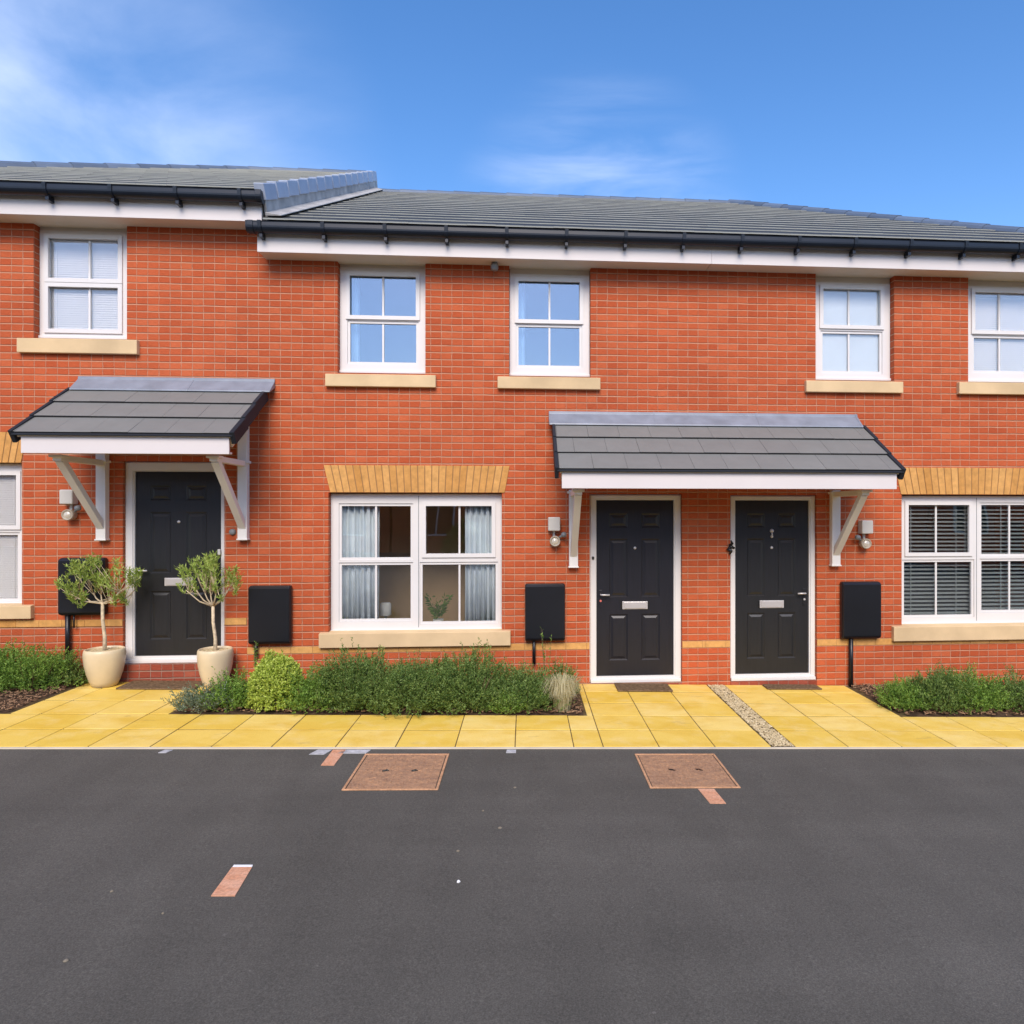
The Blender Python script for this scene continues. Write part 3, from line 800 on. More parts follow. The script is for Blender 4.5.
for h, u, dz in ((hL, UP-.05, DZ), (hM, UP-.13, 0)):      # gutter end caps
    mb = MB(); pp = [(-.318-.068, 4.808+dz)]+[(-.318-.068*math.cos(math.pi*k/10), 4.758+dz-.07*math.sin(math.pi*k/10)) for k in range(11)]+[(-.318+.068, 4.808+dz)]
    mb.extrude_u(pp, u, u+.06); mb.build('gutter_end_cap', M['gutter'], h, bevel=.004)

roof(hL, UCl, UP-.02, DZ, hipL=True, seed=2); roof(hM, UP+.0, US, 0, seed=3); roof(hR, US, UCr, 0, hipR=True, seed=4)
# verge units on the raised end of the left roof, lead below them
cp, sp = math.cos(PITCH), math.sin(PITCH)
mb = MB(); nv = 15; vl = (SL+.1)/nv
def PR(u, s, n, dz): return (u, YE+s*cp-n*sp, ZE+dz+s*sp+n*cp)
for k in range(nv):
    s0, s1 = -.05+k*vl, -.05+(k+1)*vl-.028; j = .004*(k % 2)
    mb.hexa([PR(UP-.07,s0,-.105,DZ),PR(UP+.035+j,s0,-.105,DZ),PR(UP+.035+j,s1,-.115,DZ),PR(UP-.07,s1,-.115,DZ),
             PR(UP-.07,s0,.055,DZ),PR(UP+.03,s0,.055,DZ),PR(UP+.03,s1,.04,DZ),PR(UP-.07,s1,.04,DZ)])
mb.build('verge_caps', M['verge'], hL, bevel=.006)
mb = MB(); mb.hexa([PR(UP-.01,-.03,-.35,DZ),PR(UP+.016,-.03,-.35,DZ),PR(UP+.016,SL+.1,-.35,DZ),PR(UP-.01,SL+.1,-.35,DZ),
             PR(UP-.01,-.03,-.1001,DZ),PR(UP+.016,-.03,-.1001,DZ),PR(UP+.016,SL+.1,-.1001,DZ),PR(UP-.01,SL+.1,-.1001,DZ)])
mb.hexa([PR(UP+.0161,.05,.030,0),PR(UP+.17,.05,.030,0),PR(UP+.17,SL,.030,0),PR(UP+.0161,SL,.030,0),
         PR(UP+.0161,.05,.062,0),PR(UP+.17,.05,.040,0),PR(UP+.17,SL,.040,0),PR(UP+.0161,SL,.062,0)])
mb.build('lead_flashing', M['leadf'], hL, bevel=.003)

# canopies
N = .92
a0, a1 = W(9.5, 434, N)[0], W(235, 436, N)[0]; f0, f1 = W(19, 440, N)[0], W(228, 440, N)[0]
canopy(hL, a0, a1, f0, f1, 2.58, [W(101.8, 500, .05)[0], W(243, 500, .05)[0]], True, 'small canopy over the single door')
a0, a1 = W(555, 470, N)[0], W(905, 470, N)[0]; f0, f1 = W(562, 470, N)[0], W(898, 470, N)[0]
canopy(hM, a0, a1, f0, f1, 2.27, [W(573.5, 500, .05)[0], W(835.5, 500, .05)[0]], False, 'long canopy shared by the two doors')

# ------------------------------------------------------------------ window dressings
def curtain(x0, x1, d, label, seed):
    q = d['q']; n = -.22; u0, u1 = W(x0, 550, n)[0], W(x1, 550, n)[0]; mb = MB(); rr = random.Random(seed)
    nx = 90; zb, zt = q[2]-.05, q[3]-.02; ph = rr.uniform(0, 6)
    for j, z in enumerate([zb, (zb+zt)/2, zt]):
        for i in range(nx+1):
            t = i/nx; u = u0+(u1-u0)*t+.006*math.sin(i*.9+j)
            y = .185+.030*math.sin(t*38+ph+.3*j)+.012*math.sin(t*83+ph*2); mb.v.append((u, y, z))
    for j in range(2):
        for i in range(nx):
            k = j*(nx+1)+i; mb.f.append((k, k+1, k+nx+2, k+nx+1))
    o = mb.build('curtain', M['fabric'], None, smooth=True)
    s = o.modifiers.new('thickness', 'SOLIDIFY'); s.thickness = .004
    return tag(o, label, 'curtain', 'curtains in the wide ground floor window')
curtain(340, 379, LW[1], 'pale grey-blue curtain gathered at the left of the wide window', 1)
curtain(465, 499, LW[1], 'pale grey-blue curtain gathered at the right of the wide window', 5)
def blind(d, mat, pitch, w, tilt, label, cat, y=.148, px=None, zlo=None, group=None):
    q = d['q']; u0, u1 = (q[0]+.03, q[1]-.03) if px is None else (W(px[0], 500, -.19)[0], W(px[1], 500, -.19)[0])
    e = empty('venetian_blind', ((u0+u1)/2, y, q[2]), label, cat, group)
    hr = MB(); hr.box(u0, u1, y-.02, y+.02, q[3]-.10, q[3]-.05); hr.build('head_rail', mat, e)
    mb = MB(); z = q[3]-.115; c, s = math.cos(tilt)*w/2, math.sin(tilt)*w/2
    while z > q[2]+.03:
        mb.hexa([(u0,y-c,z-s),(u1,y-c,z-s),(u1,y+c,z+s),(u0,y+c,z+s),(u0,y-c,z-s+.0015),(u1,y-c,z-s+.0015),(u1,y+c,z+s+.0015),(u0,y+c,z+s+.0015)]); z -= pitch
    mb.build('slats', mat, e)
    cd = MB()
    for f in ((.12, .5, .88) if u1-u0 < 1.2 else (.08, .36, .64, .92)):
        uu = u0+(u1-u0)*f; cd.box(uu-.004, uu+.004, y-c-.003, y-c-.001, q[2]+.04, q[3]-.1)
    cd.build('ladder_tape', mat, e)
    return e
GB = 'window blinds in the brick row'
blind(UW[0], M['blind'], .024, .029, R(68), 'closed white slatted blind in the upper window over the small canopy', 'blind', group=GB)
blind(LW[0], M['blind'], .024, .029, R(68), 'closed white slatted blind in the ground window cut by the left edge', 'blind', group=GB)
blind(UW[4], M['blind'], .024, .029, R(68), 'closed white slatted blind in the upper window at the right edge', 'blind', group=GB)
blind(LW[2], M['dblind'], .046, .05, R(20), 'half-open grey venetian blind in the ground window at the right edge', 'blind', y=.17, group=GB)
q = UW[3]['q']; mb = MB(); mb.box(q[0]+.03, q[1]-.03, .135, .138, q[2]+.02, q[3]-.05)
tag(mb.build('roller_blind', M['rblind']), 'plain pale blue roller blind in the narrow upper window right of centre', 'blind', GB)
for d, s, l in ((UW[1], -1, 'pale curtain at the left edge of the upper window left of centre'), (UW[2], -1, 'pale curtain at the left edge of the upper window at the centre')):
    q = d['q']; mb = MB(); nx = 24
    for z in (q[2]-.05, q[3]):
        for i in range(nx+1):
            mb.v.append((q[0]+.04+.13*i/nx, .24+.022*math.sin(i*1.1), z))
    for i in range(nx): mb.f.append((i, i+1, i+nx+2, i+nx+1))
    tag(mb.build('curtain', M['fabric'], smooth=True), l, 'curtain', 'curtains in the upper windows')
# lamp standing inside on the window board
q = LW[1]['q']; lu = W(383.5, 600, -.30)[0]; lz = W(383.5, 606, -.45)[1]
mb = MB(); mb.box(q[0]+.01, q[1]-.01, .15, .48, q[2]-.03, q[2]+.0); mb.build('window_board', M['upvc'], hM, bevel=.004)
e = empty('table_lamp', (lu, .42, q[2]), 'white shaded table lamp standing inside the wide ground floor window', 'lamp')
mb = MB(); mb.lathe((lu, .42, q[2]+.001), [(0, 0), (.05, 0), (.05, .012), (.014, .02), (.012, .14), (0, .14)], 20); mb.build('base', M['chrome'], e, smooth=True)
mb = MB(); mb.lathe((lu, .42, q[2]+.13), [(.055, 0), (.062, .01), (.062, .13), (.05, .145), (0, .147)], 24); mb.build('lamp_shade', M['shade'], e, smooth=True)

pu = W(438, 600, -.28)[0]
e = empty('house_plant', (pu, .30, q[2]), 'leafy green house plant standing inside the wide ground floor window', 'house plant')
mb = MB(); mb.lathe((pu, .30, q[2]+.001), [(0, 0), (.045, 0), (.06, .10), (.052, .10), (0, .09)], 20); mb.build('pot', M['shade'], e, smooth=True)
PLANT = (e, pu, q[2]+.09)
# ------------------------------------------------------------------ wall fittings
def meter(x0, x1, y0, y1, pipes, label):
    n = .10; u0, u1 = W(x0, 600, n)[0], W(x1, 600, n)[0]; xm = (x0+x1)/2
    zt, zb = W(xm, y0, n)[1], W(xm, y1, n)[1]
    e = empty('meter_box', ((u0+u1)/2, 0, zb), label, 'meter box', 'black meter boxes on the wall')
    mb = MB(); mb.box(u0, u1, -.078, -.001, zb, zt); mb.build('housing', M['boxblack'], e, bevel=.022, seg=4)
    mb = MB(); mb.hexa([(u0+.006,-n,zb+.03),(u1-.006,-n,zb+.03),(u1-.002,-.0785,zb+.006),(u0+.002,-.0785,zb+.006),
                        (u0+.006,-n,zt-.03),(u1-.006,-n,zt-.03),(u1-.002,-.0785,zt-.004),(u0+.002,-.0785,zt-.004)])
    mb.build('cover', M['boxblack'], e, bevel=.014, seg=4)
    for (px, py, r) in pipes:
        uu = W(px, py, .045)[0]; zz = max(W(px, py, .045)[1], zg(uu)-.03)
        mb = MB(); mb.tube([(uu, -.045, zb+.02), (uu, -.045, (zb+zz)/2), (uu, -.045, zz)], r, 12); mb.build('pipe', M['pipe'], e, smooth=True)
meter(57, 103, 558, 616, [(67.8, 664, .024), (74, 628, .008)], 'black meter box behind the left olive tree')
meter(247.5, 289.8, 586, 645, [(256, 657, .018)], 'black meter box above the lime green shrub')
meter(525, 565.3, 584, 641.8, [(534, 664, .018)], 'black meter box beside the wide window and left of the paired doors')
meter(843.2, 882, 582, 639.3, [(851, 692, .024)], 'black meter box with long pipe right of the paired doors')

def seclight(x, y, label, flip=1):
    e0u, e0z = W(x, y, .05)
    e = empty('security_light', (e0u, 0, e0z-.2), label, 'outdoor light', 'security lights beside the doors')
    mb = MB(); mb.box(e0u-.065, e0u+.065, -.105, -.001, e0z-.075, e0z+.075); mb.build('sensor_box', M['whitelight'], e, bevel=.012, seg=3)
    lu, lz = e0u+flip*.01, e0z-.185
    mb = MB(); mb.lathe((lu, -.05, lz), [(.0, .045), (.044, .045), (.048, .052), (.056, .050), (.058, .03), (.055, -.01), (.045, -.05)], 24, 'y')
    mb.build('lamp_housing', M['lampbody'], e, smooth=True)
    mb = MB(); mb.lathe((lu, -.0955, lz), [(0, .012), (.018, .010), (.034, .001)], 20, 'y'); mb.build('lens', M['lampglass'], e, smooth=True)
    mb = MB(); mb.tube([(lu+flip*.03, -.03, lz+.03), (lu+flip*.09, -.075, lz+.065)], [.014, .014], 10)
    mb.lathe((lu+flip*.095, -.075, lz+.07), [(0, .03), (.026, .026), (.03, -.005), (.02, -.02), (0, -.022)], 16, 'y')
    mb.build('motion_sensor', M['greyplastic'], e, smooth=True)
    mb = MB(); mb.box(e0u-.012, e0u+.012, -.02, -.001, e0z-.19, e0z-.0755); mb.build('stem', M['whitelight'], e)
seclight(69, 497, 'white security light left of the small canopy door')
seclight(554, 524, 'white security light left of the long canopy')
seclight(865.5, 527, 'white security light right of the long canopy', -1)
u_, z_ = W(494.5, 265.5, .09)
e = empty('alarm_sensor', (u_, -.08, 4.45), 'small grey sensor hanging under the soffit beside a gutter bracket', 'sensor')
mb = MB(); mb.lathe((u_, -.09, 4.455), [(0, 0), (.03, .004), (.042, .025), (.042, .06), (.03, .089), (0, .0895)], 20); mb.build('housing', M['greyplastic'], e, smooth=True)
u_, z_ = W(232, 532, .02); mb = MB(); mb.lathe((u_, -.001, z_), [(0, .03), (.02, .028), (.032, .02), (.034, 0)], 18, 'y')
tag(mb.build('doorbell', M['greyplastic'], smooth=True), 'small round grey doorbell on brick beside the small canopy door', 'doorbell')
u_, z_ = W(731, 547, .0); mb = MB()
mb.tube([(u_+.01, .03, z_+.07), (u_+.012, -.01, z_+.04), (u_-.02, -.035, z_+.015), (u_-.035, -.03, z_-.02), (u_-.01, -.035, z_-.055), (u_-.02, -.02, z_-.085)], [.006,.014,.02,.028,.016,.006], 8)
mb.tube([(u_-.03, -.02, z_+.03), (u_-.005, -.04, z_), (u_+.03, -.03, z_-.012)], [.008, .02, .012], 8)
tag(mb.build('wall_hook', M['black'], smooth=True), 'small curled black iron hook on the white frame of the rightmost door', 'hook')
u_, z_ = W(593, 558, -.03); mb = MB(); mb.box(u_-.012, u_+.012, .020, .033, z_-.016, z_+.016)
tag(mb.build('doorbell', M['black'], bevel=.003), 'tiny black doorbell button on a white door frame under the long canopy', 'doorbell')
u_, z_ = W(219.5, 552, -.03); mb = MB(); mb.box(u_-.014, u_+.014, .012, .0325, z_-.03, z_+.03)
tag(mb.build('doorbell', M['whitelight'], bevel=.005), 'small white bell push on the frame of the left door', 'doorbell')

# ------------------------------------------------------------------ doormats
def doormat(c, label):
    P = [G(x, y, 0) for x, y in c]; mb = MB(); lo, hi = .003, .017
    mb.hexa([(u, y, zg(u)+lo) for u, y in P]+[(u, y, zg(u)+hi) for u, y in P])
    tag(mb.build('doormat', M['mat'], bevel=.004), label, 'doormat', 'doormats at the front doors')
def rmat(x0, x1, yb_, yt_, label):
    u0, u1 = G(x0, yb_)[0], G(x1, yb_)[0]; ya = G((x0+x1)/2, yb_)[1]; yb = min(G((x0+x1)/2, yt_)[1], -.03)
    mb = MB(); mb.hexa([(u0,ya,zg(u0)+.003),(u1,ya,zg(u1)+.003),(u1,yb,zg(u1)+.003),(u0,yb,zg(u0)+.003),
                        (u0,ya,zg(u0)+.018),(u1,ya,zg(u1)+.018),(u1,yb,zg(u1)+.018),(u0,yb,zg(u0)+.018)])
    tag(mb.build('doormat', M['mat'], bevel=.004), label, 'doormat', 'doormats at the front doors')
rmat(115, 194, 690, 679, 'brown doormat on the paving between the two olive pots')
rmat(618, 673, 692, 684, 'brown doormat in front of the door left of the pebble strip')
rmat(768, 822, 690, 683, 'brown doormat in front of the door right of the pebble strip')

# ------------------------------------------------------------------ road ironwork and marks
def quadpx(pts, lo, hi, name, mat, bev=.0, parent=None):
    P = [G(x, y) for x, y in pts]; mb = MB()
    mb.hexa([(u, y, zg(u)+lo) for u, y in P]+[(u, y, zg(u)+hi) for u, y in P]); return mb.build(name, mat, parent, bevel=bev)
def manhole(x0b, x1b, yb_, yt_, label, seed):
    (u0, ya), (u1, _) = G(x0b, yb_), G(x1b, yb_); yb = G((x0b+x1b)/2, yt_)[1]
    um = (u0+u1)/2; e = empty('manhole_cover', (um, (ya+yb)/2, zg(um)-.012), label, 'manhole cover', 'rusty manhole covers in the road')
    def B(mb, a, b, c, d, lo, hi):
        mb.hexa([(a,c,zg(a)+lo),(b,c,zg(b)+lo),(b,d,zg(b)+lo),(a,d,zg(a)+lo),(a,c,zg(a)+hi),(b,c,zg(b)+hi),(b,d,zg(b)+hi),(a,d,zg(a)+hi)])
    f = .017; mb = MB(); lo, hi = -.0115, -.004
    B(mb,u0,u1,ya,ya+f,lo,hi); B(mb,u0,u1,yb-f,yb,lo,hi); B(mb,u0,u0+f,ya+f+.0002,yb-f-.0002,lo,hi); B(mb,u1-f,u1,ya+f+.0002,yb-f-.0002,lo,hi)
    mb.build('frame', M['rustedge'], e, bevel=.002)
    mb = MB(); g = f+.007; B(mb,u0+g,u1-g,ya+g,yb-g,lo,-.0065)
    rr = random.Random(seed); w, h = u1-u0-2*g, yb-ya-2*g; nx, ny = 14, 15
    for i in range(nx):
        for j in range(ny):
            if rr.random() < .12: continue
            cx, cy = u0+g+w*(i+.5)/nx, ya+g+h*(j+.5)/ny; k = w/nx*.33
            if (i+j) % 2: B(mb, cx-k, cx+k, cy-k*.35, cy+k*.35, -.0064, -.0035)
            else: B(mb, cx-k*.35, cx+k*.35, cy-k, cy+k, -.0064, -.0035)
    l = mb.build('lid', M['rust'], e)
    for f_ in (.33, .68):
        mb = MB(); cx, cy = u0+g+w*f_, ya+g+h*.5; mb.hexa([(cx+a_*.022-b_*.006, cy+b_*.014+a_*.008*(1 if seed == 1 else -1), zg(cx)+z_) for z_ in (-.0064, -.0028) for a_, b_ in ((-1,-1),(1,-1),(.7,1),(-.8,.6))]); mb.build('keyhole', M['black'], l)
ua = 0
manhole(341.5, 438, 789, 753, 'rusty manhole cover in the road in front of the wide curtained window', 1)
manhole(650, 741, 787, 753, 'rusty manhole cover in the road in front of the paired doors', 2)
def mark(pts, label, mat='redpaint', name='road_marking', lo=-.0116, hi=-.0075):
    return tag(quadpx(pts, lo, hi, name, M[mat]), label, 'road marking' if mat == 'redpaint' else 'mortar patch')
o = mark([(211,894),(235,894),(252,865.5),(232,865.5)], 'salmon painted strip with pale tip alone in the open road')
quadpx([(232.5,865.2),(252,865.2),(252.8,863.3),(234,863.3)], -.0116, -.0072, 'pale_tip', M['whitepebble'], parent=o)
mark([(321,764),(334,764),(346,748.6),(333,748.6)], 'short salmon painted strip touching the kerb')
mark([(710,802),(726,802),(714,787.6),(698,787.6)], 'short salmon painted strip below the manhole cover by the paired doors')
mark([(309,753.2),(324,753.2),(332,748.6),(318,748.6)], 'grey mortar smear left of the salmon strip at the kerb', 'whitepaint', 'mortar_patch')
mark([(337,752.2),(366,752),(371,748.6),(346.5,748.6)], 'grey mortar smear right of the salmon strip at the kerb', 'whitepaint', 'mortar_patch')
mark([(506,751.6),(516,751.6),(516,748.6),(507,748.6)], 'small grey mortar patch at the kerb beside a slab joint', 'whitepaint', 'mortar_patch')
mark([(158,751.6),(166,751.6),(173,748.6),(165,748.6)], 'small grey mortar patch at the kerb left of the small canopy path', 'whitepaint', 'mortar_patch')
u_, y_ = G(458.5, 880); mb = MB(); mb.lathe((u_, y_, zg(u_)-.012), [(.008, 0), (.010, .004), (.007, .009), (.003, .012), (0, .0125)], 5)
tag(mb.build('pebble', M['whitepebble']), 'single small white stone lying on the open asphalt', 'stone')

for k, (px, py, r_) in enumerate(((515, 786, .010), (500, 826, .012), (483, 809, .007), (458, 849, .009), (112, 889, .008), (66, 958, .010), (163, 911, .006))):
    u_, y_ = G(px, py); mb = MB(); mb.lathe((u_, y_, zg(u_)-.012), [(r_, 0), (r_*1.1, .002), (r_*.6, .006), (0, .007)], 7)
    tag(mb.build('grit_stone', M['grit']), 'tiny pale grit stone on the open asphalt', 'stone', 'grit stones strewn over the asphalt')

# ------------------------------------------------------------------ planting
def leaf(mb, p, d, l, w, rr):
    d = d.normalized(); s = d.cross(Vector((rr.uniform(-1,1), rr.uniform(-1,1), rr.uniform(-.3,1))))
    if s.length < 1e-3: return
    s.normalize(); i = len(mb.v); m = p+d*l*.45
    mb.v += [tuple(p), tuple(m+s*w/2), tuple(p+d*l), tuple(m-s*w/2)]; mb.f.append((i, i+1, i+2, i+3))

e, pu, pz = PLANT; mb = MB(); rr = random.Random(77)
for k in range(26):
    an, ln = rr.uniform(0, 6.28), rr.uniform(.12, .30); b = Vector((pu, .30, pz)); t = b+Vector((math.cos(an)*ln*.5, math.sin(an)*ln*.32, ln))
    for q_ in range(9):
        p = b.lerp(t, .25+.75*q_/8); leaf(mb, p, Vector((math.cos(an)+rr.uniform(-.9, .9), math.sin(an)*.5+rr.uniform(-.5, .5), rr.uniform(-.3, .9))), rr.uniform(.04, .075), rr.uniform(.014, .024), rr)
mb.build('leaves', M['leaf_mid'], e)

def shrub(name, x, y, wpx, hpx, label, cat, mat, seed, depth=.5, leafl=.022, leafw=.0085, sprigs=900, group=None, spiky=.3, straight=False):
    """x,y: pixel of the foot's front; wpx/hpx pixel size"""
    u, yy = G(x, y); sc = F/((yy+DP)); rx = wpx*1.06/sc/2; h = hpx*.86/sc; ry = depth/2; rr = random.Random(seed)
    cy = min(yy+ry*.62, -ry*.9-.04); z0 = zg(u)
    e = empty(name, (u, cy, z0), label, cat, group)
    mb = MB(); tw = MB()
    for k in range(sprigs):
        an = rr.uniform(0, 2*math.pi); el = math.asin(rr.random()**.8); rad = rr.uniform(.12, 1.0)**.5
        nz = 1+.55*mnoise.noise((math.cos(an)*1.6+seed*3.1, math.sin(an)*1.6, el*1.8))+.34*mnoise.noise((math.cos(an)*4.5+seed, math.sin(an)*4.5+2, el*4))
        if spiky == 0: nz = 1+(nz-1)*.3; rad = rad**.5
        d = Vector((math.cos(an)*math.cos(el), math.sin(an)*math.cos(el), math.sin(el)))
        c = Vector((u+d.x*rx*rad*nz*.92, cy+d.y*ry*rad*min(nz, 1.1)*.92, z0+.01+d.z*h*rad*nz*.86))
        if c.y > -.02: c.y = -.02-rr.random()*.03
        dr = (Vector((d.x, d.y, d.z*.8+.45))+Vector((rr.uniform(-.5,.5), rr.uniform(-.5,.5), rr.uniform(-.2,.6)))*.8).normalized()
        L = rr.uniform(.05, .10)*(1+spiky*rr.random())*(.6 if spiky == 0 else 1)
        nl = 11
        for q in range(nl):
            t = q/nl; p = c+dr*L*t
            ld = (dr*.7+Vector((rr.uniform(-1,1), rr.uniform(-1,1), rr.uniform(-.6,.9)))).normalized()
            leaf(mb, p, ld, leafl*rr.uniform(.7, 1.3), leafw*rr.uniform(.8, 1.3), rr)
    mb.build('foliage', mat, e)
    for k in range(26):
        an = rr.uniform(0, 6.28); r_ = rr.uniform(.2, .85)
        tw.tube([(u+.15*rx*math.cos(an), cy+.15*ry*math.sin(an), z0-.01), (u+rx*r_*.6*math.cos(an), cy+ry*r_*.6*math.sin(an), z0+h*.35), (u+rx*r_*.8*math.cos(an), min(cy+ry*r_*.8*math.sin(an), -.02), z0+h*.65)], [.005,.004,.002], 5)
    tw.build('stems', M['twig'], e)
    return e

GA = 'low shrubs in the front flower beds'
shrub('spreading_shrub', -20, 691, 90, 52, 'mid green feathery shrub cut by the left edge', 'shrub', M['leaf_mid'], 11, .7, sprigs=1300, group=GA)
shrub('spreading_shrub', 30, 689, 78, 44, 'mid green feathery shrub nearest the left olive pot', 'shrub', M['leaf_mid'], 12, .65, sprigs=1300, group=GA)
shrub('spreading_shrub', 65, 686, 46, 26, 'small dark green shrub tucked against the left pot and pipe', 'shrub', M['leaf_dark'], 13, .4, sprigs=450, group=GA)
shrub('trailing_plant', 196, 714, 52, 20, 'wispy grey green trailing plant at the corner beside the paved path', 'plant', M['leaf_grey'], 21, .30, .03, .007, 300, GA, .9)
shrub('spreading_shrub', 228, 713, 52, 38, 'low mid green shrub between the trailing plant and the lime shrub', 'shrub', M['leaf_mid'], 22, .45, sprigs=650, group=GA)
shrub('lime_shrub', 270, 712, 56, 66, 'rounded lime green shrub below a black meter box', 'shrub', M['leaf_lime'], 23, .5, .020, .013, 3000, GA, .0)
shrub('spreading_shrub', 310, 714, 52, 42, 'bright mid green shrub right of the lime shrub', 'shrub', M['leaf_mid'], 24, .5, sprigs=850, group=GA)
shrub('spreading_shrub', 352, 715, 88, 62, 'large dark green shrub under the left of the wide window', 'shrub', M['leaf_dark'], 25, .75, sprigs=3000, spiky=.45, group=GA)
shrub('spreading_shrub', 408, 716, 100, 54, 'large dark green shrub under the middle of the wide window', 'shrub', M['leaf_dark'], 26, .75, sprigs=3000, spiky=.45, group=GA)
shrub('spreading_shrub', 466, 715, 92, 60, 'large dark green shrub under the right of the wide window', 'shrub', M['leaf_dark'], 27, .75, sprigs=3000, spiky=.45, group=GA)
shrub('spreading_shrub', 520, 714, 78, 42, 'dark green shrub between the wide window and the straw grass', 'shrub', M['leaf_dark'], 28, .65, sprigs=2000, spiky=.45, group=GA)
shrub('spreading_shrub', 508, 716, 26, 20, 'little bright green seedling shrub at the paving edge', 'shrub', M['leaf_mid'], 29, .2, sprigs=200, group=GA)
shrub('spreading_shrub', 562, 700, 34, 36, 'loose dark green shrub behind the straw grass', 'shrub', M['leaf_dark'], 30, .35, sprigs=420, group=GA)
shrub('spreading_shrub', 912, 713, 52, 30, 'bright green low shrub at the left of the right bed', 'shrub', M['leaf_mid'], 31, .5, sprigs=800, group=GA)
shrub('spreading_shrub', 948, 714, 72, 44, 'dark green low shrub in the middle of the right bed', 'shrub', M['leaf_dark'], 32, .6, sprigs=1700, group=GA)
shrub('spreading_shrub', 985, 714, 66, 40, 'mid green low shrub in the right bed near the picture edge', 'shrub', M['leaf_mid'], 33, .6, sprigs=1200, group=GA)
shrub('spreading_shrub', 1030, 714, 50, 40, 'dark green shrub cut by the right edge', 'shrub', M['leaf_dark'], 34, .6, sprigs=900, group=GA)

# straw-coloured grass tuft
u, yy = G(563, 714); rr = random.Random(5); e = empty('grass_tuft', (u, yy+.12, zg(u)), 'pale straw coloured grass tuft at the right end of the middle bed', 'grass tuft')
mb = MB()
for k in range(1100):
    an = rr.uniform(0, 6.28); l = rr.uniform(.20, .38); o_ = rr.uniform(0, .08); sp_ = rr.uniform(.1, .55)
    d = Vector((math.cos(an), math.sin(an), 0)); b0 = Vector((u, yy+.13, zg(u)))+d*o_
    pts = [b0, b0+d*l*sp_*.35+Vector((0,0,l*.6)), b0+d*l*sp_*.8+Vector((0,0,l*.85)), b0+d*l*sp_*1.15+Vector((0,0,l*.62))]
    s = Vector((-d.y, d.x, 0))*rr.uniform(.0015, .003); i = len(mb.v)
    for q, p in enumerate(pts):
        f = 1-q/4; mb.v += [tuple(p-s*f), tuple(p+s*f)]
    for q in range(3): mb.f.append((i+2*q, i+2*q+1, i+2*q+3, i+2*q+2))
mb.build('blades', M['straw'], e)
# upright sprigs
def sprig(x, y0, y1, n, label, seed, spread=.05, L=.035):
    u, z1 = W(x, y1, n); z0 = W(x, y0, n)[1]; rr = random.Random(seed); z0 = max(z0, zg(u))
    e = empty('upright_plant', (u, -n, z0), label, 'plant', 'thin upright shoots above the shrubs'); mb = MB(); tw = MB()
    for k in range(4):
        dx = rr.uniform(-spread, spread); dy = rr.uniform(-.03, .03); h = (z1-z0)*rr.uniform(.75, 1)
        tw.tube([(u+dx*.3, -n, z0), (u+dx*.6, -n+dy*.5, z0+h*.5), (u+dx, -n+dy, z0+h)], [.003, .002, .001], 5)
        for q in range(26):
            t = rr.uniform(.3, 1); p = Vector((u+dx*t, -n+dy*t, z0+h*t))
            leaf(mb, p, Vector((rr.uniform(-1,1), rr.uniform(-1,1), rr.uniform(0,1.2))), L*rr.uniform(.6, 1), .010, rr)
    mb.build('leaves', M['leaf_mid'], e); tw.build('stem', M['twig'], e)
sprig(547, 690, 626, .35, 'leafy shoot rising in front of a meter box left of the paired doors', 1, .07)
sprig(486, 675, 638, .5, 'thin leafy shoot in front of the right end of the wide window sill', 2, .04)
sprig(382, 675, 640, .5, 'thin leafy shoot in front of the middle of the wide window sill', 3, .03)
sprig(256, 680, 640, .45, 'thin shoot rising above the lime shrub', 4, .02)
sprig(893, 700, 681, .5, 'small pointed green shoot on the bare soil of the right bed', 6, .05, .05)

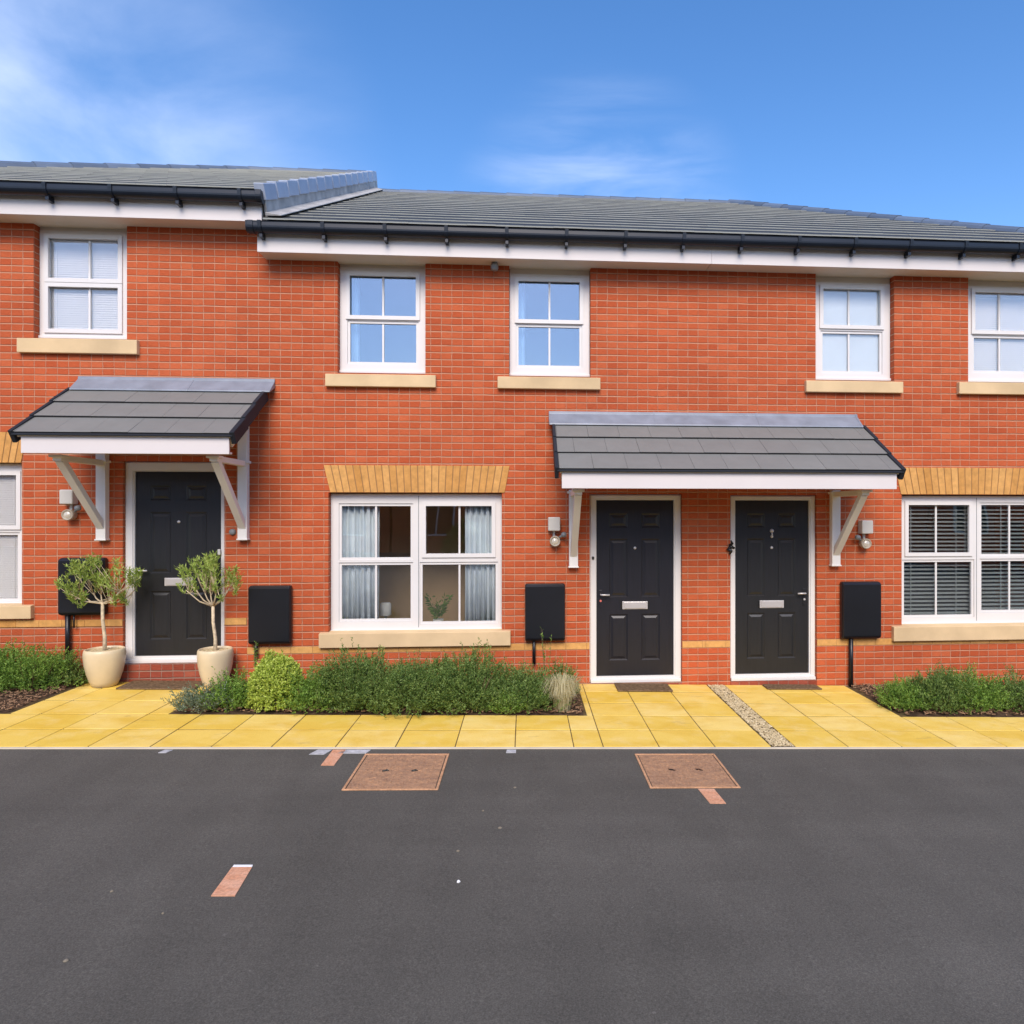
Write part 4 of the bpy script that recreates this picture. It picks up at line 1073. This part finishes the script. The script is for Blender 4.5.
# potted olive trees
def olive(px0, px1, ytop, ybot, tx, crown, label, seed):
    rr = random.Random(seed); xm = (px0+px1)/2
    u, yf = G(xm, ybot); Rt = .2; cy = min(yf+Rt*.62, -Rt-.03)
    u = W(xm, ybot, -cy)[0]; Rt = (px1-px0)/2*(u*ST+(cy+DP)*CT)/F; cy = min(yf+Rt*.62, -Rt-.03); z0 = zg(u)+.001
    zt = W(xm, ytop, -cy)[1]; h = zt-z0
    e = empty('potted_olive_tree', (u, cy, z0), label, 'potted tree', 'olive trees in cream pots by the left door')
    prof = [(0, 0), (.55, 0), (.60, .012), (.72, .14), (.86, .36), (.955, .58), (.998, .78), (1.0, .90), (.975, .965), (.935, .995), (.89, 1.0), (.86, .985), (.85, .93), (0, .925)]
    mb = MB(); mb.lathe((u, cy, z0), [(r*Rt, q*h) for r, q in prof[:-1]], 56); mb.build('pot', M['pot'], e, smooth=True)
    mb = MB()
    for k in range(500):
        a_, r_ = rr.uniform(0, 6.28), Rt*.84*rr.random()**.5; c = Vector((u+r_*math.cos(a_), cy+r_*math.sin(a_), z0+h*.94))
        s = rr.uniform(.008, .016); mb.lathe(c, [(s, -.004), (s*.9, s*.3), (0, s*.6)], 6)
    mb.build('pot_pebbles', M['pebble'], e)
    n = -cy
    def P(x, y, dn=0): a_, b_ = W(x, y, n+dn); return Vector((a_, -(n+dn), b_))
    tr = MB(); fork = P(tx, crown[5]); base = Vector((u+.0, cy, z0+h*.9))
    wob = [base, base.lerp(fork, .3)+Vector((.006, .004, 0)), base.lerp(fork, .65)+Vector((-.006, 0, 0)), fork]
    tr.tube(wob, [.021, .017, .016, .015], 10)
    lv = MB(); cx0, cx1, cy0, cy1 = crown[:4]; ccx, ccy = (cx0+cx1)/2, (cy0+cy1)/2
    tips = []
    for k in range(crown[4]):
        while True:
            fx, fy = rr.uniform(-1, 1), rr.uniform(-1, 1)
            if fx*fx+fy*fy < 1 and not (fy > .45 and abs(fx) < .28): break
        tips.append(P(ccx+fx*(cx1-cx0)/2, ccy+fy*(cy1-cy0)/2, rr.uniform(-.16, .2)))
    mains = []
    for k in range(7):
        t = P(ccx+(cx1-cx0)/2*(-.75+1.5*k/6), ccy+(cy1-cy0)*.12+rr.uniform(-4, 8), rr.uniform(-.12, .15))
        mid = fork.lerp(t, .5)+Vector((0, 0, -.035)); mains.append((mid, t))
        tr.tube([fork+Vector((0,0,-.004)), mid, t], [.010, .0065, .004], 7)
    for t in tips:
        mid, tt = min(mains, key=lambda m_: (m_[1]-t).length)
        st = mid.lerp(tt, rr.uniform(.2, 1)); c = (st+t)/2+Vector((0, 0, -.015))
        tr.tube([st, c, t], [.004, .0028, .0012], 5)
        up = (t-st).normalized()*.4+Vector((0, 0, .9)); up.normalize(); L = rr.uniform(.09, .19)
        for s_ in range(3):
            dd = (up+Vector((rr.uniform(-.6,.6), rr.uniform(-.6,.6), rr.uniform(-.3,.2)))).normalized()
            for q in range(16):
                tt_ = q/16; p = t+dd*L*(tt_-.35)
                ld = dd*.9+Vector((rr.uniform(-.8,.8), rr.uniform(-.8,.8), rr.uniform(-.5,.5)))
                leaf(lv, p, ld, rr.uniform(.032, .056), rr.uniform(.007, .012), rr)
    tr.build('trunk', M['bark'], e, smooth=True); lv.build('crown', M['leaf_olive'], e)
    return e
olive(85.5, 122, 648.5, 682.5, 102.5, (58, 143, 561, 609, 62, 603), 'wider olive tree in the larger cream pot left of the door', 3)
olive(197.5, 230.5, 648.5, 678.5, 213, (178, 241, 562, 602, 50, 606), 'narrower olive tree in the smaller cream pot right of the door', 8)

# ------------------------------------------------------------------ houses across the road (seen only in the window glass)
def across(u, label):
    y = -21.5; z0 = zg(u)-.3; e = empty('terraced_house', (u, y, z0), label, 'house', 'houses across the road')
    mb = MB(); mb.box(u-3.8, u+3.8, y-8, y, z0, 4.9); mb.build('wall', M['brick'], e)
    mb = MB(); zr = 7.2
    mb.quad((u-3.8,y+.3,4.85),(u+3.8,y+.3,4.85),(u+3.8,y-4,zr),(u-3.8,y-4,zr)); mb.quad((u-3.8,y-8.3,4.85),(u+3.8,y-8.3,4.85),(u+3.8,y-4,zr),(u-3.8,y-4,zr))
    i = len(mb.v); mb.v += [(u-3.8,y+.3,4.85),(u-3.8,y-8.3,4.85),(u-3.8,y-4,zr),(u+3.8,y+.3,4.85),(u+3.8,y-8.3,4.85),(u+3.8,y-4,zr)]; mb.f += [(i,i+1,i+2),(i+3,i+4,i+5)]
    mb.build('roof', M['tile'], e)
    mb = MB(); mb.box(u-3.8, u+3.8, y+.26, y+.30, 4.6, 4.84); mb.build('fascia_board', M['fascia'], e)
    for (a, b, c, d) in ((-2.6,-1.2,.9,2.2),(-2.5,-1.4,3.3,4.5),(.9,2.0,3.3,4.5),(1.4,2.9,.9,2.2)):
        fr = MB(); fr.plate(u+a, u+b, c, d, [(u+a+.07, u+(a+b)/2-.03, c+.07, d-.07), (u+(a+b)/2+.03, u+b-.07, c+.07, d-.07)], y+.002, .04)
        w = fr.build('window', M['upvc'], e); g = MB(); g.box(u+a+.02, u+b-.02, y+.01, y+.02, c+.02, d-.02); g.build('pane', M['boxblack'], w)
    mb = MB(); mb.box(u-.45, u+.45, y+.002, y+.05, z0+.2, z0+2.3); mb.build('door', M['door'], e)
for k, u in enumerate((-24.8, -17.1, -9.4, -1.7, 6.0, 13.7, 21.4)): across(u, ('leftmost', 'second', 'third', 'middle', 'fifth', 'sixth', 'rightmost')[k]+' of seven brick houses across the road, seen only reflected')
for k, (u, l) in enumerate(((-2.2, 'green bush across the road, reflected in the wide window'), (4.6, 'green bush across the road, reflected beside the blinds'))):
    e = empty('roadside_bush', (u, -18.5, zg(u)-.05), l, 'shrub', 'bushes across the road'); rr = random.Random(70+k); mb = MB()
    for q in range(5000):
        an = rr.uniform(0, 6.28); el = math.asin(rr.random()); r_ = rr.uniform(.6, 1)
        p = Vector((u+.9*r_*math.cos(an)*math.cos(el), -18.5+.8*r_*math.sin(an)*math.cos(el), zg(u)+1.5*r_*math.sin(el)))
        leaf(mb, p, Vector((rr.uniform(-1,1), rr.uniform(-1,1), rr.uniform(-.3,1))), .10, .05, rr)
    mb.build('foliage', M['leaf_mid'], e)

# ------------------------------------------------------------------ light, sky, camera
SUN_EL, SUN_AZ = R(41), R(183)
wd = bpy.data.worlds.new('World'); scene.world = wd; wd.use_nodes = True; nt = wd.node_tree
bg = nt.nodes['Background']; sky = nt.nodes.new('ShaderNodeTexSky'); sky.sky_type = 'NISHITA'; sky.sun_disc = False
sky.sun_elevation = SUN_EL; sky.sun_rotation = SUN_AZ; sky.air_density = 1.0; sky.dust_density = .6; sky.ozone_density = 1.4
tc = nt.nodes.new('ShaderNodeTexCoord')
def wn(t, **k):
    n = nt.nodes.new(t)
    for a, b in k.items(): setattr(n, a, b)
    return n
def wmath(op, a, b=0.0):
    m = wn('ShaderNodeMath', operation=op)
    for s, v in ((m.inputs[0], a), (m.inputs[1], b)):
        if hasattr(v, 'is_output'): nt.links.new(v, s)
        else: s.default_value = v
    return m.outputs[0]
def cloud(px, py, rad_in, rad_out, stretch, scale, lo, hi, amt, rot=0):
    a, b = (px-X0)/F, (Y0-py)/F; d = Vector((a*CT+ST, CT-a*ST, b)).normalized()
    dot = wn('ShaderNodeVectorMath', operation='DOT_PRODUCT'); nt.links.new(tc.outputs['Generated'], dot.inputs[0]); dot.inputs[1].default_value = d
    mr = wn('ShaderNodeMapRange', interpolation_type='SMOOTHSTEP'); nt.links.new(dot.outputs['Value'], mr.inputs[0])
    mr.inputs[1].default_value = math.cos(R(rad_out)); mr.inputs[2].default_value = math.cos(R(rad_in))
    mp = wn('ShaderNodeMapping'); mp.inputs['Scale'].default_value = stretch; mp.inputs['Rotation'].default_value = (0, R(rot), 0); nt.links.new(tc.outputs['Generated'], mp.inputs[0])
    no = wn('ShaderNodeTexNoise'); no.inputs['Scale'].default_value = scale; no.inputs['Detail'].default_value = 7; no.inputs['Roughness'].default_value = .55
    no.inputs['Distortion'].default_value = .5; nt.links.new(mp.outputs[0], no.inputs['Vector'])
    m2 = wn('ShaderNodeMapRange', interpolation_type='SMOOTHSTEP'); nt.links.new(no.outputs['Fac'], m2.inputs[0]); m2.inputs[1].default_value = lo; m2.inputs[2].default_value = hi
    return wmath('MULTIPLY', wmath('MULTIPLY', mr.outputs[0], m2.outputs[0]), amt)
c1 = cloud(-20, 165, 0, 25, (1, 1, 2.0), 2.0, .25, .90, .85, 12)
c2 = cloud(600, 235, 0, 12, (1, 1, 6), 4.2, .30, .90, .40)
cs = wmath('MINIMUM', wmath('ADD', c1, c2), .9)
hs = wn('ShaderNodeHueSaturation'); nt.links.new(sky.outputs[0], hs.inputs['Color']); hs.inputs['Saturation'].default_value = 1.3
mx = wn('ShaderNodeMix', data_type='RGBA'); nt.links.new(cs, mx.inputs[0]); 
tn = wn('ShaderNodeMix', data_type='RGBA', blend_type='MULTIPLY'); tn.inputs[0].default_value = 1; nt.links.new(hs.outputs[0], tn.inputs[6]); tn.inputs[7].default_value = (1.20, 1.09, 1.16, 1); nt.links.new(tn.outputs[2], mx.inputs[6]); mx.inputs[7].default_value = (4.9, 5.5, 7.0, 1)
nt.links.new(mx.outputs[2], bg.inputs[0]); bg.inputs[1].default_value = .138

sd = bpy.data.lights.new('sun', 'SUN'); sd.energy = 2.55; sd.angle = R(33); sd.color = (1.0, .89, .77)
so = bpy.data.objects.new('sun', sd); COL.objects.link(so)
sdir = Vector((math.sin(SUN_AZ)*math.cos(SUN_EL), math.cos(SUN_AZ)*math.cos(SUN_EL), math.sin(SUN_EL)))
so.rotation_euler = (-sdir).to_track_quat('-Z', 'Y').to_euler(); so.location = (0, -10, 20)

cd = bpy.data.cameras.new('camera'); co = bpy.data.objects.new('camera', cd); COL.objects.link(co)
co.location = (0, -DP, H); co.rotation_euler = (R(90), 0, -TH)
cd.sensor_width = 36; cd.lens = F/1024*36; cd.shift_x = -(X0-512)/1024; cd.clip_end = 600; cd.clip_start = .05
scene.camera = co
scene.render.resolution_x = scene.render.resolution_y = 1024
vs = scene.view_settings; vs.view_transform = 'Standard'; vs.look = 'None'; vs.gamma = 1; vs.exposure = 0.62
